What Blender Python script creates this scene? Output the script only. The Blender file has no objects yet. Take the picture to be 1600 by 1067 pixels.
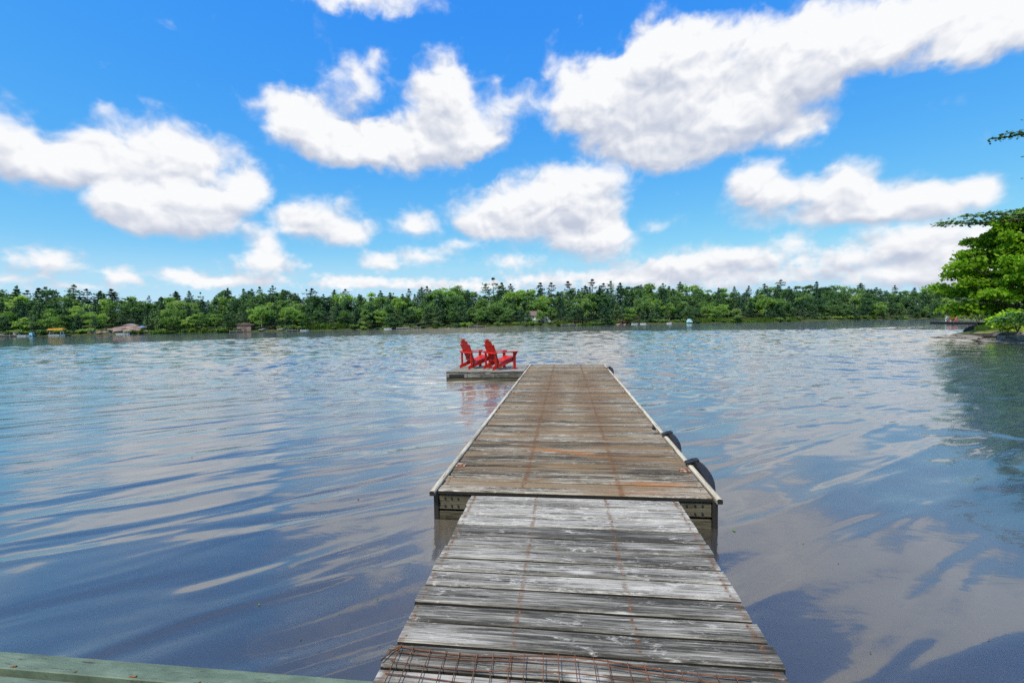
import bpy, math, random
import numpy as np
from mathutils import Matrix, Vector

random.seed(7)
rng = np.random.default_rng(11)
sc = bpy.context.scene
C = sc.collection
R = math.radians

# ------------------------------------------------------------------ camera
CAM_H = 1.80
ROLL, PITCH, YAW = R(0.962), R(2.704), R(6.775)      # horizon rises to the right, looks down a little, turned left of the dock axis
cam_data = bpy.data.cameras.new('camera')
cam_data.sensor_width = 36.0
cam_data.lens = 16.0
cam_data.clip_start = 0.05
cam_data.clip_end = 6000
cam = bpy.data.objects.new('camera', cam_data)
C.objects.link(cam)
CAM_M = (Matrix.Rotation(YAW, 4, 'Z') @ Matrix.Rotation(R(90) - PITCH, 4, 'X') @ Matrix.Rotation(-ROLL, 4, 'Z'))
cam.matrix_world = Matrix.Translation((0, 0, CAM_H)) @ CAM_M
sc.camera = cam

def sky_dir(px, py):
    """direction of a measured point of the 1600 x 1067 photograph"""
    v = CAM_M.to_3x3() @ Vector(((px - 800) / 711.1, -(py - 533.5) / 711.1, -1))
    return v.normalized()

def az_el(px, py):
    d = sky_dir(px, py)
    return math.degrees(math.atan2(d.x, d.y)), math.degrees(math.asin(d.z))

def ground_at(px, py, z=0.0):
    d = sky_dir(px, py)
    t = (z - CAM_H) / d.z
    return d.x * t, d.y * t

# ------------------------------------------------------------------ render settings
sc.render.engine = 'CYCLES'
sc.cycles.max_bounces = 5
sc.cycles.use_adaptive_sampling = True
sc.cycles.adaptive_threshold = 0.015
sc.cycles.adaptive_min_samples = 16
sc.cycles.transparent_max_bounces = 12
sc.cycles.caustics_reflective = False
sc.cycles.caustics_refractive = False
sc.cycles.sample_clamp_indirect = 6
sc.cycles.use_denoising = False
sc.view_settings.view_transform = 'Standard'
sc.view_settings.look = 'None'
sc.view_settings.gamma = 1
sc.view_settings.exposure = 0.85

# ------------------------------------------------------------------ node helpers
class NT:
    def __init__(self, tree):
        self.t = tree; self.n = tree.nodes; self.l = tree.links
    def new(self, typ, **kw):
        nd = self.n.new(typ)
        for k, v in kw.items(): setattr(nd, k, v)
        return nd
    def put(self, sock, v):
        if v is None: return
        if isinstance(v, bpy.types.NodeSocket): self.l.new(v, sock)
        else: sock.default_value = v
    def math(self, op, a, b=None, c=None, clamp=False):
        nd = self.new('ShaderNodeMath', operation=op, use_clamp=clamp)
        self.put(nd.inputs[0], a); self.put(nd.inputs[1], b)
        if c is not None: self.put(nd.inputs[2], c)
        return nd.outputs[0]
    def vmath(self, op, a, b=None):
        nd = self.new('ShaderNodeVectorMath', operation=op)
        self.put(nd.inputs[0], a)
        if b is not None: self.put(nd.inputs[1], b)
        return nd.outputs[0]
    def scale(self, a, s):
        nd = self.new('ShaderNodeVectorMath', operation='SCALE')
        self.put(nd.inputs[0], a); self.put(nd.inputs['Scale'], s)
        return nd.outputs[0]
    def mapping(self, v, loc=(0, 0, 0), rot=(0, 0, 0), scale=(1, 1, 1)):
        nd = self.new('ShaderNodeMapping', vector_type='POINT')
        self.put(nd.inputs[0], v)
        nd.inputs[1].default_value = loc; nd.inputs[2].default_value = rot; nd.inputs[3].default_value = scale
        return nd.outputs[0]
    def noise(self, v, scale=1, detail=4, rough=0.55, dist=0.0, color=False, dims='3D'):
        nd = self.new('ShaderNodeTexNoise', noise_dimensions=dims)
        self.put(nd.inputs['Vector'], v)
        nd.inputs['Scale'].default_value = scale; nd.inputs['Detail'].default_value = detail
        nd.inputs['Roughness'].default_value = rough; nd.inputs['Distortion'].default_value = dist
        return nd.outputs['Color' if color else 'Fac']
    def ramp(self, fac, stops, interp='LINEAR'):
        nd = self.new('ShaderNodeValToRGB')
        cr = nd.color_ramp; cr.interpolation = interp
        while len(cr.elements) < len(stops): cr.elements.new(0.5)
        for e, (p, c) in zip(cr.elements, stops):
            e.position = p; e.color = (*c, 1) if len(c) == 3 else c
        self.put(nd.inputs[0], fac)
        return nd.outputs[0]
    def smooth(self, v, a, b, lo=0.0, hi=1.0):
        nd = self.new('ShaderNodeMapRange', interpolation_type='SMOOTHSTEP')
        self.put(nd.inputs['Value'], v)
        nd.inputs['From Min'].default_value = a; nd.inputs['From Max'].default_value = b
        nd.inputs['To Min'].default_value = lo; nd.inputs['To Max'].default_value = hi
        return nd.outputs[0]
    def mix(self, fac, a, b, blend='MIX'):
        nd = self.new('ShaderNodeMix', data_type='RGBA', blend_type=blend)
        self.put(nd.inputs[0], fac)
        self.put(nd.inputs[6], a if isinstance(a, bpy.types.NodeSocket) else (*a, 1))
        self.put(nd.inputs[7], b if isinstance(b, bpy.types.NodeSocket) else (*b, 1))
        return nd.outputs[2]
    def grad(self, v):
        nd = self.new('ShaderNodeTexGradient', gradient_type='SPHERICAL')
        self.put(nd.inputs[0], v)
        return nd.outputs['Fac']
    def sep(self, v):
        nd = self.new('ShaderNodeSeparateXYZ'); self.put(nd.inputs[0], v); return nd.outputs
    def comb(self, x=0.0, y=0.0, z=0.0):
        nd = self.new('ShaderNodeCombineXYZ')
        self.put(nd.inputs[0], x); self.put(nd.inputs[1], y); self.put(nd.inputs[2], z)
        return nd.outputs[0]

# ------------------------------------------------------------------ world: blue sky with fair weather cumulus
SUN_EL, SUN_AZ = R(56), R(206)         # azimuth clockwise from +Y (the dock's direction): high, behind the camera's left shoulder
world = bpy.data.worlds.new('World')
sc.world = world
world.use_nodes = True
W = NT(world.node_tree)
W.n.clear()

# measured clouds: centre x, y, half width, half height in photo pixels, weight
FAR_CLOUDS = [
 (10, 212, 62, 62, 1), (45, 262, 110, 40, 1), (125, 240, 70, 42, .9), (225, 228, 100, 60, 1.1), (325, 248, 85, 46, 1), (180, 268, 150, 34, .9),
 (498, 200, 92, 58, 1.2), (452, 182, 46, 40, .8), (562, 125, 58, 44, .9), (592, 90, 22, 22, .5), (690, 122, 48, 62, 1), (705, 185, 80, 75, 1.3),
 (650, 232, 120, 46, 1.2), (565, 232, 90, 38, .9), (748, 215, 42, 36, .8),
 (530, -14, 170, 34, 1.1),
 (806, 165, 40, 46, .7), (905, 150, 70, 62, .9), (1040, 62, 62, 58, 1.1), (1035, 115, 110, 78, 1.3), (960, 165, 115, 72, 1.2),
 (1060, 185, 145, 78, 1.3), (1020, 235, 125, 44, 1), (1190, 165, 110, 72, 1.2), (1255, 205, 55, 38, .8), (872, 95, 32, 36, .4),
 (1150, 58, 66, 52, 1), (1240, 70, 90, 70, 1.1), (1340, 45, 130, 66, 1.2), (1300, 105, 95, 44, .9), (1460, 35, 160, 58, 1.2), (1600, 25, 140, 66, 1.2), (1510, 78, 120, 30, .7),
 (500, 342, 84, 46, 1), (545, 364, 46, 26, .8), (452, 346, 36, 24, .7),
 (1405, 372, 120, 36, 1.1), (1480, 400, 130, 44, 1.1), (1560, 430, 120, 26, 1.0), (1590, 375, 80, 46, .9), (1238, 378, 40, 26, .9),
 (650, 350, 44, 27, 1), (76, 408, 68, 28, 1.1), (662, 402, 60, 20, .9), (800, 408, 60, 17, .8), (1030, 352, 60, 20, .45), (720, 382, 50, 16, .6), (150, 162, 30, 22, .34), (495, 48, 30, 24, .32),
 (640, 444, 110, 13, 1), (860, 438, 110, 18, 1), (1010, 425, 110, 22, 1), (1270, 425, 130, 22, .9), (110, 448, 100, 10, .7), (540, 438, 60, 13, .9), (1420, 434, 150, 20, 1),
]
NEAR_CLOUDS = [
 (250, 322, 108, 46, 1.3), (195, 316, 56, 38, .9), (345, 312, 84, 44, 1.2), (398, 285, 38, 32, 1.1), (285, 352, 105, 24, .9),
 (775, 332, 84, 40, 1.3), (842, 305, 66, 50, 1.2), (925, 290, 74, 52, 1.2), (905, 332, 74, 36, .9), (850, 368, 110, 26, .8), (770, 354, 66, 20, .8),
 (1182, 278, 56, 40, 1.1), (1172, 315, 60, 38, .9), (1262, 304, 80, 40, 1.1), (1332, 288, 58, 46, 1.1), (1390, 314, 110, 36, 1.1), (1490, 312, 100, 38, 1), (1538, 290, 38, 32, .8), (1310, 340, 160, 20, .8),
 (935, 384, 68, 34, 1.2), (948, 356, 34, 25, 1), (1090, 406, 84, 30, 1.1), (1185, 408, 92, 28, 1.1), (1330, 404, 86, 28, 1.1), (1030, 422, 80, 20, .8),
 (412, 384, 36, 30, 1.1), (420, 415, 72, 22, 1), (192, 434, 40, 21, 1.1), (277, 428, 42, 15, 1), (325, 441, 58, 14, 1), (595, 408, 44, 21, 1),
 (740, 447, 100, 13, 1), (960, 442, 100, 16, .9), (1130, 442, 150, 17, .9), (10, 436, 70, 13, .8), (400, 440, 70, 12, .8), (530, 447, 60, 10, .8),
]
def cloud_group(name, items, grow):
    grp = bpy.data.node_groups.new(name, 'ShaderNodeTree')
    grp.interface.new_socket('Vector', in_out='INPUT', socket_type='NodeSocketVector')
    grp.interface.new_socket('Field', in_out='OUTPUT', socket_type='NodeSocketFloat')
    G = NT(grp)
    gi = G.new('NodeGroupInput'); go = G.new('NodeGroupOutput')
    tot = None
    for cx, cy, rx, ry, w in items:
        a0, e0 = az_el(cx, cy)
        ra = grow * abs(az_el(cx + rx, cy)[0] - a0)
        re = grow * abs(az_el(cx, cy - ry)[1] - e0)
        g = G.grad(G.mapping(gi.outputs[0], loc=(-a0 / ra, -e0 / re, 0), scale=(1 / ra, 1 / re, 0)))
        tot = G.math('MULTIPLY', g, float(w)) if tot is None else G.math('MULTIPLY_ADD', g, float(w), tot)
    G.l.new(G.math('MINIMUM', tot, 1.3), go.inputs[0])
    return grp
big = lambda cl: [c for c in cl if c[2] * c[3] > 1400 and c[4] > .6]
G_FAR, G_FAR_BIG = cloud_group('far_clouds', FAR_CLOUDS, 1.26), cloud_group('far_cloud_mass', big(FAR_CLOUDS), 1.15)
G_NEAR, G_NEAR_BIG = cloud_group('near_clouds', NEAR_CLOUDS, 1.26), cloud_group('near_cloud_mass', big(NEAR_CLOUDS), 1.15)

tc = W.new('ShaderNodeTexCoord')
d = W.vmath('NORMALIZE', tc.outputs['Generated'])
dx, dy, dz = W.sep(d)
az = W.math('MULTIPLY', W.math('ARCTAN2', dx, dy), 180 / math.pi)
el = W.math('MULTIPLY', W.math('ARCSINE', dz), 180 / math.pi)
ael = W.comb(az, el, 0.0)
# billowing outline: warp the sky coordinates at two sizes, less towards the horizon where the clouds are farther off
near = W.smooth(el, 1.0, 22.0, 0.16, 1.0)
def warp(v, scale, amp, detail, rough):
    nz = W.noise(W.mapping(v, scale=(1, 1.2, 1)), scale, detail, rough, color=True, dims='2D')
    return W.vmath('ADD', v, W.scale(W.vmath('SUBTRACT', nz, (0.5, 0.5, 0.5)), W.math('MULTIPLY', near, amp)))
wv = warp(ael, 0.24, 2.2, 1, 0.5)
wv = warp(wv, 0.9, 1.0, 2, 0.5)
def field(v, g):
    nd = W.new('ShaderNodeGroup'); nd.node_tree = g
    W.put(nd.inputs[0], v); return nd.outputs[0]
# the same weather everywhere else in the sky: clouds scattered on a flat layer
inv = W.math('DIVIDE', 1.0, W.math('MAXIMUM', W.math('ADD', dz, 0.08), 0.05))
flat = W.comb(W.math('MULTIPLY', dx, inv), W.math('MULTIPLY', dy, inv), 0.0)
gen = W.smooth(W.noise(flat, 1.15, 5, 0.52, dims='2D'), 0.46, 0.74)
inside = W.math('MULTIPLY', W.smooth(W.math('ABSOLUTE', W.math('ADD', az, 6.8)), 46, 58, 1, 0), W.smooth(el, 33, 44, 1, 0))
gen = W.math('MULTIPLY', gen, W.math('SUBTRACT', 1.0, inside))
# billows: the same noise read a little nearer the sun gives each lump a bright and a dim side
nv = W.vmath('ADD', ael, W.comb(0.0, W.math('MULTIPLY', el, 0.35), 0.0))
nA = W.noise(nv, 0.34, 7, 0.56, 0.25, dims='2D')
nC = W.noise(nv, 0.34, 2.6, 0.5, 0.25, dims='2D')
nB = W.noise(W.vmath('ADD', nv, (0.3, 0.95, 0.0)), 0.34, 2.6, 0.5, 0.25, dims='2D')
nL = W.noise(W.mapping(ael, scale=(1, 1.5, 1)), 0.95, 4, 0.55, 0.2, dims='2D')
far_mix = W.smooth(el, 2.0, 13.0)
nd_ = W.math('SUBTRACT', W.math('MULTIPLY_ADD', W.math('SUBTRACT', nA, nL), far_mix, nL), 0.5)
relief = W.math('MULTIPLY_ADD', W.math('SUBTRACT', nC, nB), 1.35, W.math('MULTIPLY', W.math('SUBTRACT', nA, nC), 0.35))
up = W.comb(0.4, W.math('MULTIPLY_ADD', near, 2.6, 0.5), 0.0)
def cloud_layer(g, g_big, extra=None):
    F0 = field(wv, g)
    F1 = field(W.vmath('ADD', wv, up), g_big)
    if extra is not None:
        F0 = W.math('ADD', F0, extra); F1 = W.math('MULTIPLY_ADD', extra, 0.8, F1)
    alpha = W.smooth(W.math('MULTIPLY_ADD', nd_, W.math('MULTIPLY_ADD', far_mix, -0.45, 1.30), F0), 0.12, 0.95)
    lit = W.math('ADD', W.math('MULTIPLY_ADD', W.math('SUBTRACT', F0, F1), 0.70, 0.44), relief, clamp=True)
    return alpha, W.ramp(lit, [(0.0, (3.3, 3.6, 4.35)), (0.3, (3.95, 4.2, 4.8)), (0.60, (4.85, 5.0, 5.35)), (0.95, (5.85, 5.9, 6.0))])

sky = W.new('ShaderNodeTexSky', sky_type='NISHITA')
sky.sun_disc = False
sky.sun_elevation = SUN_EL
sky.sun_rotation = SUN_AZ
sky.altitude = 200
sky.air_density = 1.0
sky.dust_density = 0.6
sky.ozone_density = 2.0
# the photograph's grade: a deeper, purer blue than the physical sky
sr = W.new('ShaderNodeSeparateColor'); W.put(sr.inputs[0], sky.outputs[0])
cb = W.new('ShaderNodeCombineColor')
for i_, (pw, kk) in enumerate(((1.55, 0.27), (0.74, 1.25), (0.06, 5.15))):
    W.put(cb.inputs[i_], W.math('MINIMUM', W.math('MULTIPLY', W.math('POWER', sr.outputs[i_], pw), kk), (2.1, 4.3, 5.7)[i_]))
blue = W.mix(W.smooth(el, 9.0, 0.0, 0.0, 0.65), cb.outputs[0], (3.9, 4.9, 5.6))      # pale summer haze low down
a1, c1 = cloud_layer(G_FAR, G_FAR_BIG, gen)
a2, c2 = cloud_layer(G_NEAR, G_NEAR_BIG)
col = W.mix(a2, W.mix(a1, blue, c1), c2)
bg = W.new('ShaderNodeBackground')
bg.inputs['Strength'].default_value = 0.091
W.put(bg.inputs['Color'], col)
wo = W.new('ShaderNodeOutputWorld')
W.l.new(bg.outputs[0], wo.inputs['Surface'])
world.cycles.sampling_method = 'MANUAL'
world.cycles.sample_map_resolution = 512

# ------------------------------------------------------------------ sun, veiled by thin cloud
sun_data = bpy.data.lights.new('sun', 'SUN')
sun_data.energy = 2.7
sun_data.angle = R(6)
sun_data.color = (1.0, 0.91, 0.77)
sun = bpy.data.objects.new('sun', sun_data)
C.objects.link(sun)
to_sun = Vector((math.sin(SUN_AZ) * math.cos(SUN_EL), math.cos(SUN_AZ) * math.cos(SUN_EL), math.sin(SUN_EL)))
sun.rotation_euler = (-to_sun).to_track_quat('-Z', 'Y').to_euler()

# ------------------------------------------------------------------ object helpers
def tag(o, label=None, cat=None, group=None, kind=None):
    if label: o['label'] = label
    if cat: o['category'] = cat
    if group: o['group'] = group
    if kind: o['kind'] = kind
    return o

def link(name, data, parent=None, loc=None, rot=None):
    o = bpy.data.objects.new(name, data)
    C.objects.link(o)
    if parent is not None: o.parent = parent
    if loc is not None: o.location = loc
    if rot is not None: o.rotation_euler = rot
    return o

def empty(name, loc=(0, 0, 0), rz=0.0):
    o = bpy.data.objects.new(name, None)
    C.objects.link(o); o.location = loc; o.rotation_euler = (0, 0, rz)
    o.empty_display_size = 0.3
    return o

class MB:
    """collects vertices and faces, then builds ONE mesh"""
    def __init__(self):
        self.v = []; self.f = []
    def add(self, verts, faces):
        k = len(self.v)
        self.v += [tuple(map(float, p)) for p in verts]
        self.f += [tuple(i + k for i in f) for f in faces]
    def box(self, x0, x1, y0, y1, z0, z1, ch=0.0, M=None):
        if ch <= 0:
            vs = [(x0, y0, z0), (x1, y0, z0), (x1, y1, z0), (x0, y1, z0), (x0, y0, z1), (x1, y0, z1), (x1, y1, z1), (x0, y1, z1)]
            fs = [(3, 2, 1, 0), (4, 5, 6, 7), (0, 1, 5, 4), (1, 2, 6, 5), (2, 3, 7, 6), (3, 0, 4, 7)]
        else:                       # chamfered along the top and the vertical edges
            c = ch
            ring = lambda z, i: [(x0 + c + i, y0 + i, z), (x1 - c - i, y0 + i, z), (x1 - i, y0 + c + i, z), (x1 - i, y1 - c - i, z),
                                 (x1 - c - i, y1 - i, z), (x0 + c + i, y1 - i, z), (x0 + i, y1 - c - i, z), (x0 + i, y0 + c + i, z)]
            vs = ring(z0, 0) + ring(z1 - c, 0) + ring(z1, c)
            fs = [tuple(range(7, -1, -1)), tuple(range(16, 24))]
            for k in (0, 8):
                for i in range(8):
                    j = (i + 1) % 8
                    fs.append((k + i, k + j, k + 8 + j, k + 8 + i))
        if M is not None: vs = [M @ Vector(p) for p in vs]
        self.add(vs, fs)
        return self
    def tube(self, pts, rad, n=6, cap=True):
        pts = [Vector(p) for p in pts]
        rads = rad if isinstance(rad, (list, tuple)) else [rad] * len(pts)
        rings = []
        for i, p in enumerate(pts):
            t = (pts[min(i + 1, len(pts) - 1)] - pts[max(i - 1, 0)])
            t = t.normalized() if t.length > 1e-9 else Vector((0, 0, 1))
            a = Vector((0, 0, 1)) if abs(t.z) < 0.9 else Vector((1, 0, 0))
            u = t.cross(a).normalized(); w = t.cross(u)
            rings.append([p + (u * math.cos(2 * math.pi * k / n) + w * math.sin(2 * math.pi * k / n)) * rads[i] for k in range(n)])
        vs = [q for r in rings for q in r]
        fs = []
        for i in range(len(pts) - 1):
            for k in range(n):
                fs.append((i * n + k, i * n + (k + 1) % n, (i + 1) * n + (k + 1) % n, (i + 1) * n + k))
        if cap:
            fs.append(tuple(range(n))); fs.append(tuple(range((len(pts) - 1) * n, len(pts) * n)))
        self.add(vs, fs)
        return self
    def prism(self, outline, t0, t1, M=None):
        """outline in XY, thickness along Z"""
        n = len(outline)
        vs = [(x, y, t0) for x, y in outline] + [(x, y, t1) for x, y in outline]
        fs = [tuple(range(n - 1, -1, -1)), tuple(range(n, 2 * n))] + [(i, (i + 1) % n, n + (i + 1) % n, n + i) for i in range(n)]
        if M is not None: vs = [M @ Vector(p) for p in vs]
        self.add(vs, fs)
        return self
    def mesh(self, name, m, smooth=False):
        me = bpy.data.meshes.new(name)
        me.from_pydata(self.v, [], self.f)
        if m is not None: me.materials.append(m)
        if smooth: me.polygons.foreach_set('use_smooth', [True] * len(me.polygons))
        me.update()
        return me
    def build(self, name, m, parent=None, smooth=False, loc=None):
        return link(name, self.mesh(name, m, smooth), parent, loc)

def quads_mesh(name, P, mat):
    """P: n x 4 x 3 array of separate quads"""
    n = len(P)
    me = bpy.data.meshes.new(name)
    me.vertices.add(4 * n); me.loops.add(4 * n); me.polygons.add(n)
    me.vertices.foreach_set('co', P.reshape(-1).astype(np.float32))
    me.loops.foreach_set('vertex_index', np.arange(4 * n, dtype=np.int32))
    me.polygons.foreach_set('loop_start', np.arange(0, 4 * n, 4, dtype=np.int32))
    me.polygons.foreach_set('loop_total', np.full(n, 4, dtype=np.int32))
    me.materials.append(mat)
    me.update(calc_edges=True)
    return me

def copy_tree(o, parent=None):
    c = o.copy(); C.objects.link(c); c.parent = parent
    for ch in list(o.children): copy_tree(ch, c)
    return c

# ------------------------------------------------------------------ materials
def mat(name):
    m = bpy.data.materials.new(name); m.use_nodes = True
    t = NT(m.node_tree); t.n.clear()
    t.out = t.new('ShaderNodeOutputMaterial')
    return m, t

def finish(t, color, rough=0.8, bump=None, strength=0.5, dist=0.01, spec=0.3, metal=0.0):
    p = t.new('ShaderNodeBsdfPrincipled')
    t.put(p.inputs['Base Color'], color if isinstance(color, bpy.types.NodeSocket) else (*color, 1))
    t.put(p.inputs['Roughness'], rough)
    p.inputs['Specular IOR Level'].default_value = spec
    p.inputs['Metallic'].default_value = metal
    if bump is not None:
        b = t.new('ShaderNodeBump')
        b.inputs['Strength'].default_value = strength; b.inputs['Distance'].default_value = dist
        t.put(b.inputs['Height'], bump)
        t.l.new(b.outputs[0], p.inputs['Normal'])
    t.l.new(p.outputs[0], t.out.inputs['Surface'])
    return p

def plain(name, col, rough=0.6, var=0.25, scale=8, metal=0.0, spec=0.4):
    m, t = mat(name)
    pos = t.new('ShaderNodeNewGeometry').outputs['Position']
    n = t.noise(pos, scale, 5, 0.6)
    lo = tuple(c * (1 - var) for c in col); hi = tuple(min(1, c * (1 + var)) for c in col)
    finish(t, t.ramp(n, [(0.3, lo), (0.7, hi)]), rough, n, 0.3, 0.01, spec, metal)
    return m

def wood(name, axis, dark, mid, pale, white, white_amt=0.5, lines=(), line_w=0.03, line_amt=0.6, streaks=(), stains=(), green=0.0, knots=True, warm=0.0):
    """weathered plank timber; grain along the axis (0 = X, 1 = Y, 2 = Z)"""
    m, t = mat(name)
    pos = t.new('ShaderNodeNewGeometry').outputs['Position']
    rnd = t.new('ShaderNodeObjectInfo').outputs['Random']
    off = t.comb(t.math('MULTIPLY', rnd, 31.0), t.math('MULTIPLY', rnd, 17.0), t.math('MULTIPLY', rnd, 53.0))
    p = t.vmath('ADD', pos, off)
    def sc3(a, b):
        s = [b, b, b]; s[axis] = a; return tuple(s)
    grain = t.noise(t.mapping(p, scale=sc3(3.5, 95)), 1, 6, 0.72, 0.3)
    streak = t.noise(t.mapping(p, scale=sc3(1.3, 22)), 1, 6, 0.66, 0.6)
    patch = t.noise(t.mapping(p, scale=sc3(5.5, 15)), 1, 8, 0.72, 0.8)
    fleck = t.noise(t.mapping(p, scale=sc3(24, 85)), 1, 4, 0.7, 0.8)
    big = t.noise(t.mapping(p, scale=sc3(0.8, 2.5)), 1, 3, 0.5)
    s = t.math('MULTIPLY_ADD', grain, 0.6, t.math('MULTIPLY', streak, 0.4))
    s = t.math('ADD', s, t.math('MULTIPLY_ADD', rnd, 0.11, -0.055))
    s = t.math('ADD', s, t.math('MULTIPLY_ADD', big, 0.3, -0.15))
    c = t.ramp(s, [(0.40, dark), (0.5, mid), (0.60, pale)])
    w = t.math('ADD', t.math('MULTIPLY_ADD', fleck, 0.5, t.math('MULTIPLY', patch, 0.75)), t.math('MULTIPLY_ADD', rnd, 0.10, -0.05))
    wm = t.smooth(w, 0.635, 0.80)
    c = t.mix(t.math('MULTIPLY', wm, white_amt), c, white)
    dk = t.smooth(t.math('MULTIPLY_ADD', fleck, 0.4, t.math('MULTIPLY', streak, 0.7)), 0.50, 0.38)
    c = t.mix(t.math('MULTIPLY', dk, 0.75), c, tuple(x * 0.45 for x in dark))
    if knots:
        vo = t.new('ShaderNodeTexVoronoi', feature='F1')
        t.put(vo.inputs['Vector'], t.mapping(p, scale=sc3(1.7, 7.0)))
        vo.inputs['Scale'].default_value = 1.0
        kd = t.math('ADD', vo.outputs['Distance'], t.math('MULTIPLY_ADD', patch, 0.3, -0.15))
        c = t.mix(t.math('MULTIPLY', t.smooth(kd, 0.20, 0.10), 0.55), c, white)
        c = t.mix(t.math('MULTIPLY', t.smooth(kd, 0.07, 0.03), 0.7), c, (0.05, 0.04, 0.03))
    if warm:
        c = t.mix(t.math('MULTIPLY', t.smooth(big, 0.45, 0.62), warm), c, (0.20, 0.125, 0.06))
    if green:
        c = t.mix(t.math('MULTIPLY', t.smooth(patch, 0.50, 0.62), green), c, (0.10, 0.105, 0.05))
    xyz = t.sep(pos)
    rust = None
    if lines:
        jit = t.math('MULTIPLY_ADD', t.noise(pos, 9, 3, 0.6), 0.05, -0.025)
        for x0 in lines:
            a = t.math('ABSOLUTE', t.math('SUBTRACT', t.math('ADD', xyz[0], jit), x0))
            k = t.smooth(a, line_w, 0.003)
            rust = k if rust is None else t.math('MAXIMUM', rust, k)
        brk = t.smooth(t.noise(t.mapping(pos, scale=(6, 11, 1)), 1, 4, 0.65), 0.36, 0.62)
        rust = t.math('MULTIPLY', t.math('MULTIPLY', rust, brk), line_amt)
        c = t.mix(rust, c, (0.135, 0.058, 0.022))
    for (ax, ay, bx, by, wd, amt, colr) in [q + ((0.125, 0.066, 0.028),) for q in stains] + [q + ((0.33, 0.125, 0.028),) for q in streaks]:
        cx, cy, hl = (ax + bx) / 2, (ay + by) / 2, math.hypot(bx - ax, by - ay) / 2
        an = math.atan2(by - ay, bx - ax)
        v = t.vmath('ADD', pos, (-cx, -cy, 0.0))
        v = t.vmath('ADD', v, t.scale(t.vmath('SUBTRACT', t.noise(t.mapping(pos, scale=(5, 14, 1)), 1, 4, 0.6, color=True), (0.5, 0.5, 0.5)), 0.13))
        v = t.mapping(v, rot=(0, 0, -an))
        v = t.mapping(v, scale=(1 / hl, 1 / wd, 0))
        k = t.math('MULTIPLY', t.smooth(t.grad(v), 0.05, 0.75), t.smooth(patch, 0.30, 0.58, 0.35, 1.0))
        c = t.mix(t.math('MULTIPLY', k, amt), c, colr)
    c = t.mix(t.math('MULTIPLY_ADD', rnd, 0.35, -0.05, clamp=True), c, t.mix(1.0, c, (0.72, 0.71, 0.68), 'MULTIPLY'))
    hgt = t.math('ADD', t.math('MULTIPLY', grain, 0.6), t.math('MULTIPLY', patch, 0.6))
    finish(t, c, 0.85, hgt, 0.55, 0.006, 0.25)
    return m

def leaf_mat(name, stops, trans=0.35, nscale=0.6):
    """foliage: colour differs from tree to tree and a little from clump to clump"""
    m, t = mat(name)
    rnd = t.new('ShaderNodeObjectInfo').outputs['Random']
    pos = t.new('ShaderNodeNewGeometry').outputs['Position']
    n = t.noise(pos, nscale, 3, 0.6)
    f = t.math('ADD', t.math('MULTIPLY', rnd, 0.75), t.math('MULTIPLY_ADD', n, 0.9, -0.32), clamp=True)
    c = t.ramp(f, stops)
    dfs = t.new('ShaderNodeBsdfDiffuse'); t.put(dfs.inputs[0], c)
    tr = t.new('ShaderNodeBsdfTranslucent'); t.put(tr.inputs[0], t.mix(1.0, c, (1.1, 1.25, 0.6), 'MULTIPLY'))
    mx = t.new('ShaderNodeMixShader'); mx.inputs[0].default_value = trans
    t.l.new(dfs.outputs[0], mx.inputs[1]); t.l.new(tr.outputs[0], mx.inputs[2])
    t.l.new(mx.outputs[0], t.out.inputs['Surface'])
    return m

M = {}
M['ramp'] = wood('ramp_wood', 0, (0.046, 0.043, 0.035), (0.185, 0.172, 0.145), (0.41, 0.385, 0.335), (0.62, 0.59, 0.53), 0.70,
                 lines=(-0.265, 0.32, -0.80, 0.885), line_w=0.022, line_amt=0.55)
M['dock'] = wood('dock_wood', 0, (0.042, 0.033, 0.024), (0.165, 0.135, 0.095), (0.37, 0.325, 0.25), (0.64, 0.60, 0.52), 0.62,
                 lines=(-0.40, 0.47), line_w=0.040, line_amt=0.75, green=0.25, warm=0.80,
                 stains=((-0.42, 3.9, -0.36, 14.5, 0.48, 0.62), (0.48, 3.9, 0.46, 14.5, 0.48, 0.55), (0.2, 4.6, 1.1, 5.6, 0.5, 0.5), (-0.3, 6.4, 0.9, 6.2, 0.35, 0.4)),
                 streaks=((-0.80, 5.44, 0.62, 5.06, 0.10, 0.85), (0.30, 4.22, 1.30, 4.26, 0.10, 0.8), (0.15, 9.95, 1.2, 9.9, 0.09, 0.5),
                          (-0.9, 10.22, 0.6, 10.2, 0.06, 0.6), (0.3, 12.8, 1.2, 12.6, 0.16, 0.45), (0.2, 4.02, 1.1, 4.0, 0.06, 0.5)))
M['float'] = wood('float_wood', 0, (0.07, 0.065, 0.055), (0.23, 0.22, 0.19), (0.45, 0.43, 0.38), (0.66, 0.64, 0.58), 0.5)
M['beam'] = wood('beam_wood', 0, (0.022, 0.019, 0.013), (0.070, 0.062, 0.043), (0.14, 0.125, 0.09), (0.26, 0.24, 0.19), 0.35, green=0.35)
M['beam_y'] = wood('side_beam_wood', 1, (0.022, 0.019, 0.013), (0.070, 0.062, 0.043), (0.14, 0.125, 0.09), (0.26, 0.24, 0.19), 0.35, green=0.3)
M['rail'] = wood('edge_strip', 1, (0.24, 0.20, 0.14), (0.47, 0.41, 0.30), (0.64, 0.58, 0.46), (0.76, 0.71, 0.60), 0.5, knots=False)
M['black'] = plain('black_rubber', (0.012, 0.012, 0.013), 0.55, 0.3, 14)
M['steel'] = plain('dark_steel', (0.018, 0.016, 0.015), 0.6, 0.3, 14)
M['drum'] = plain('float_drum', (0.010, 0.011, 0.012), 0.5, 0.3, 6)
M['red'] = plain('red_paint', (0.52, 0.022, 0.012), 0.45, 0.30, 9)
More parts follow.
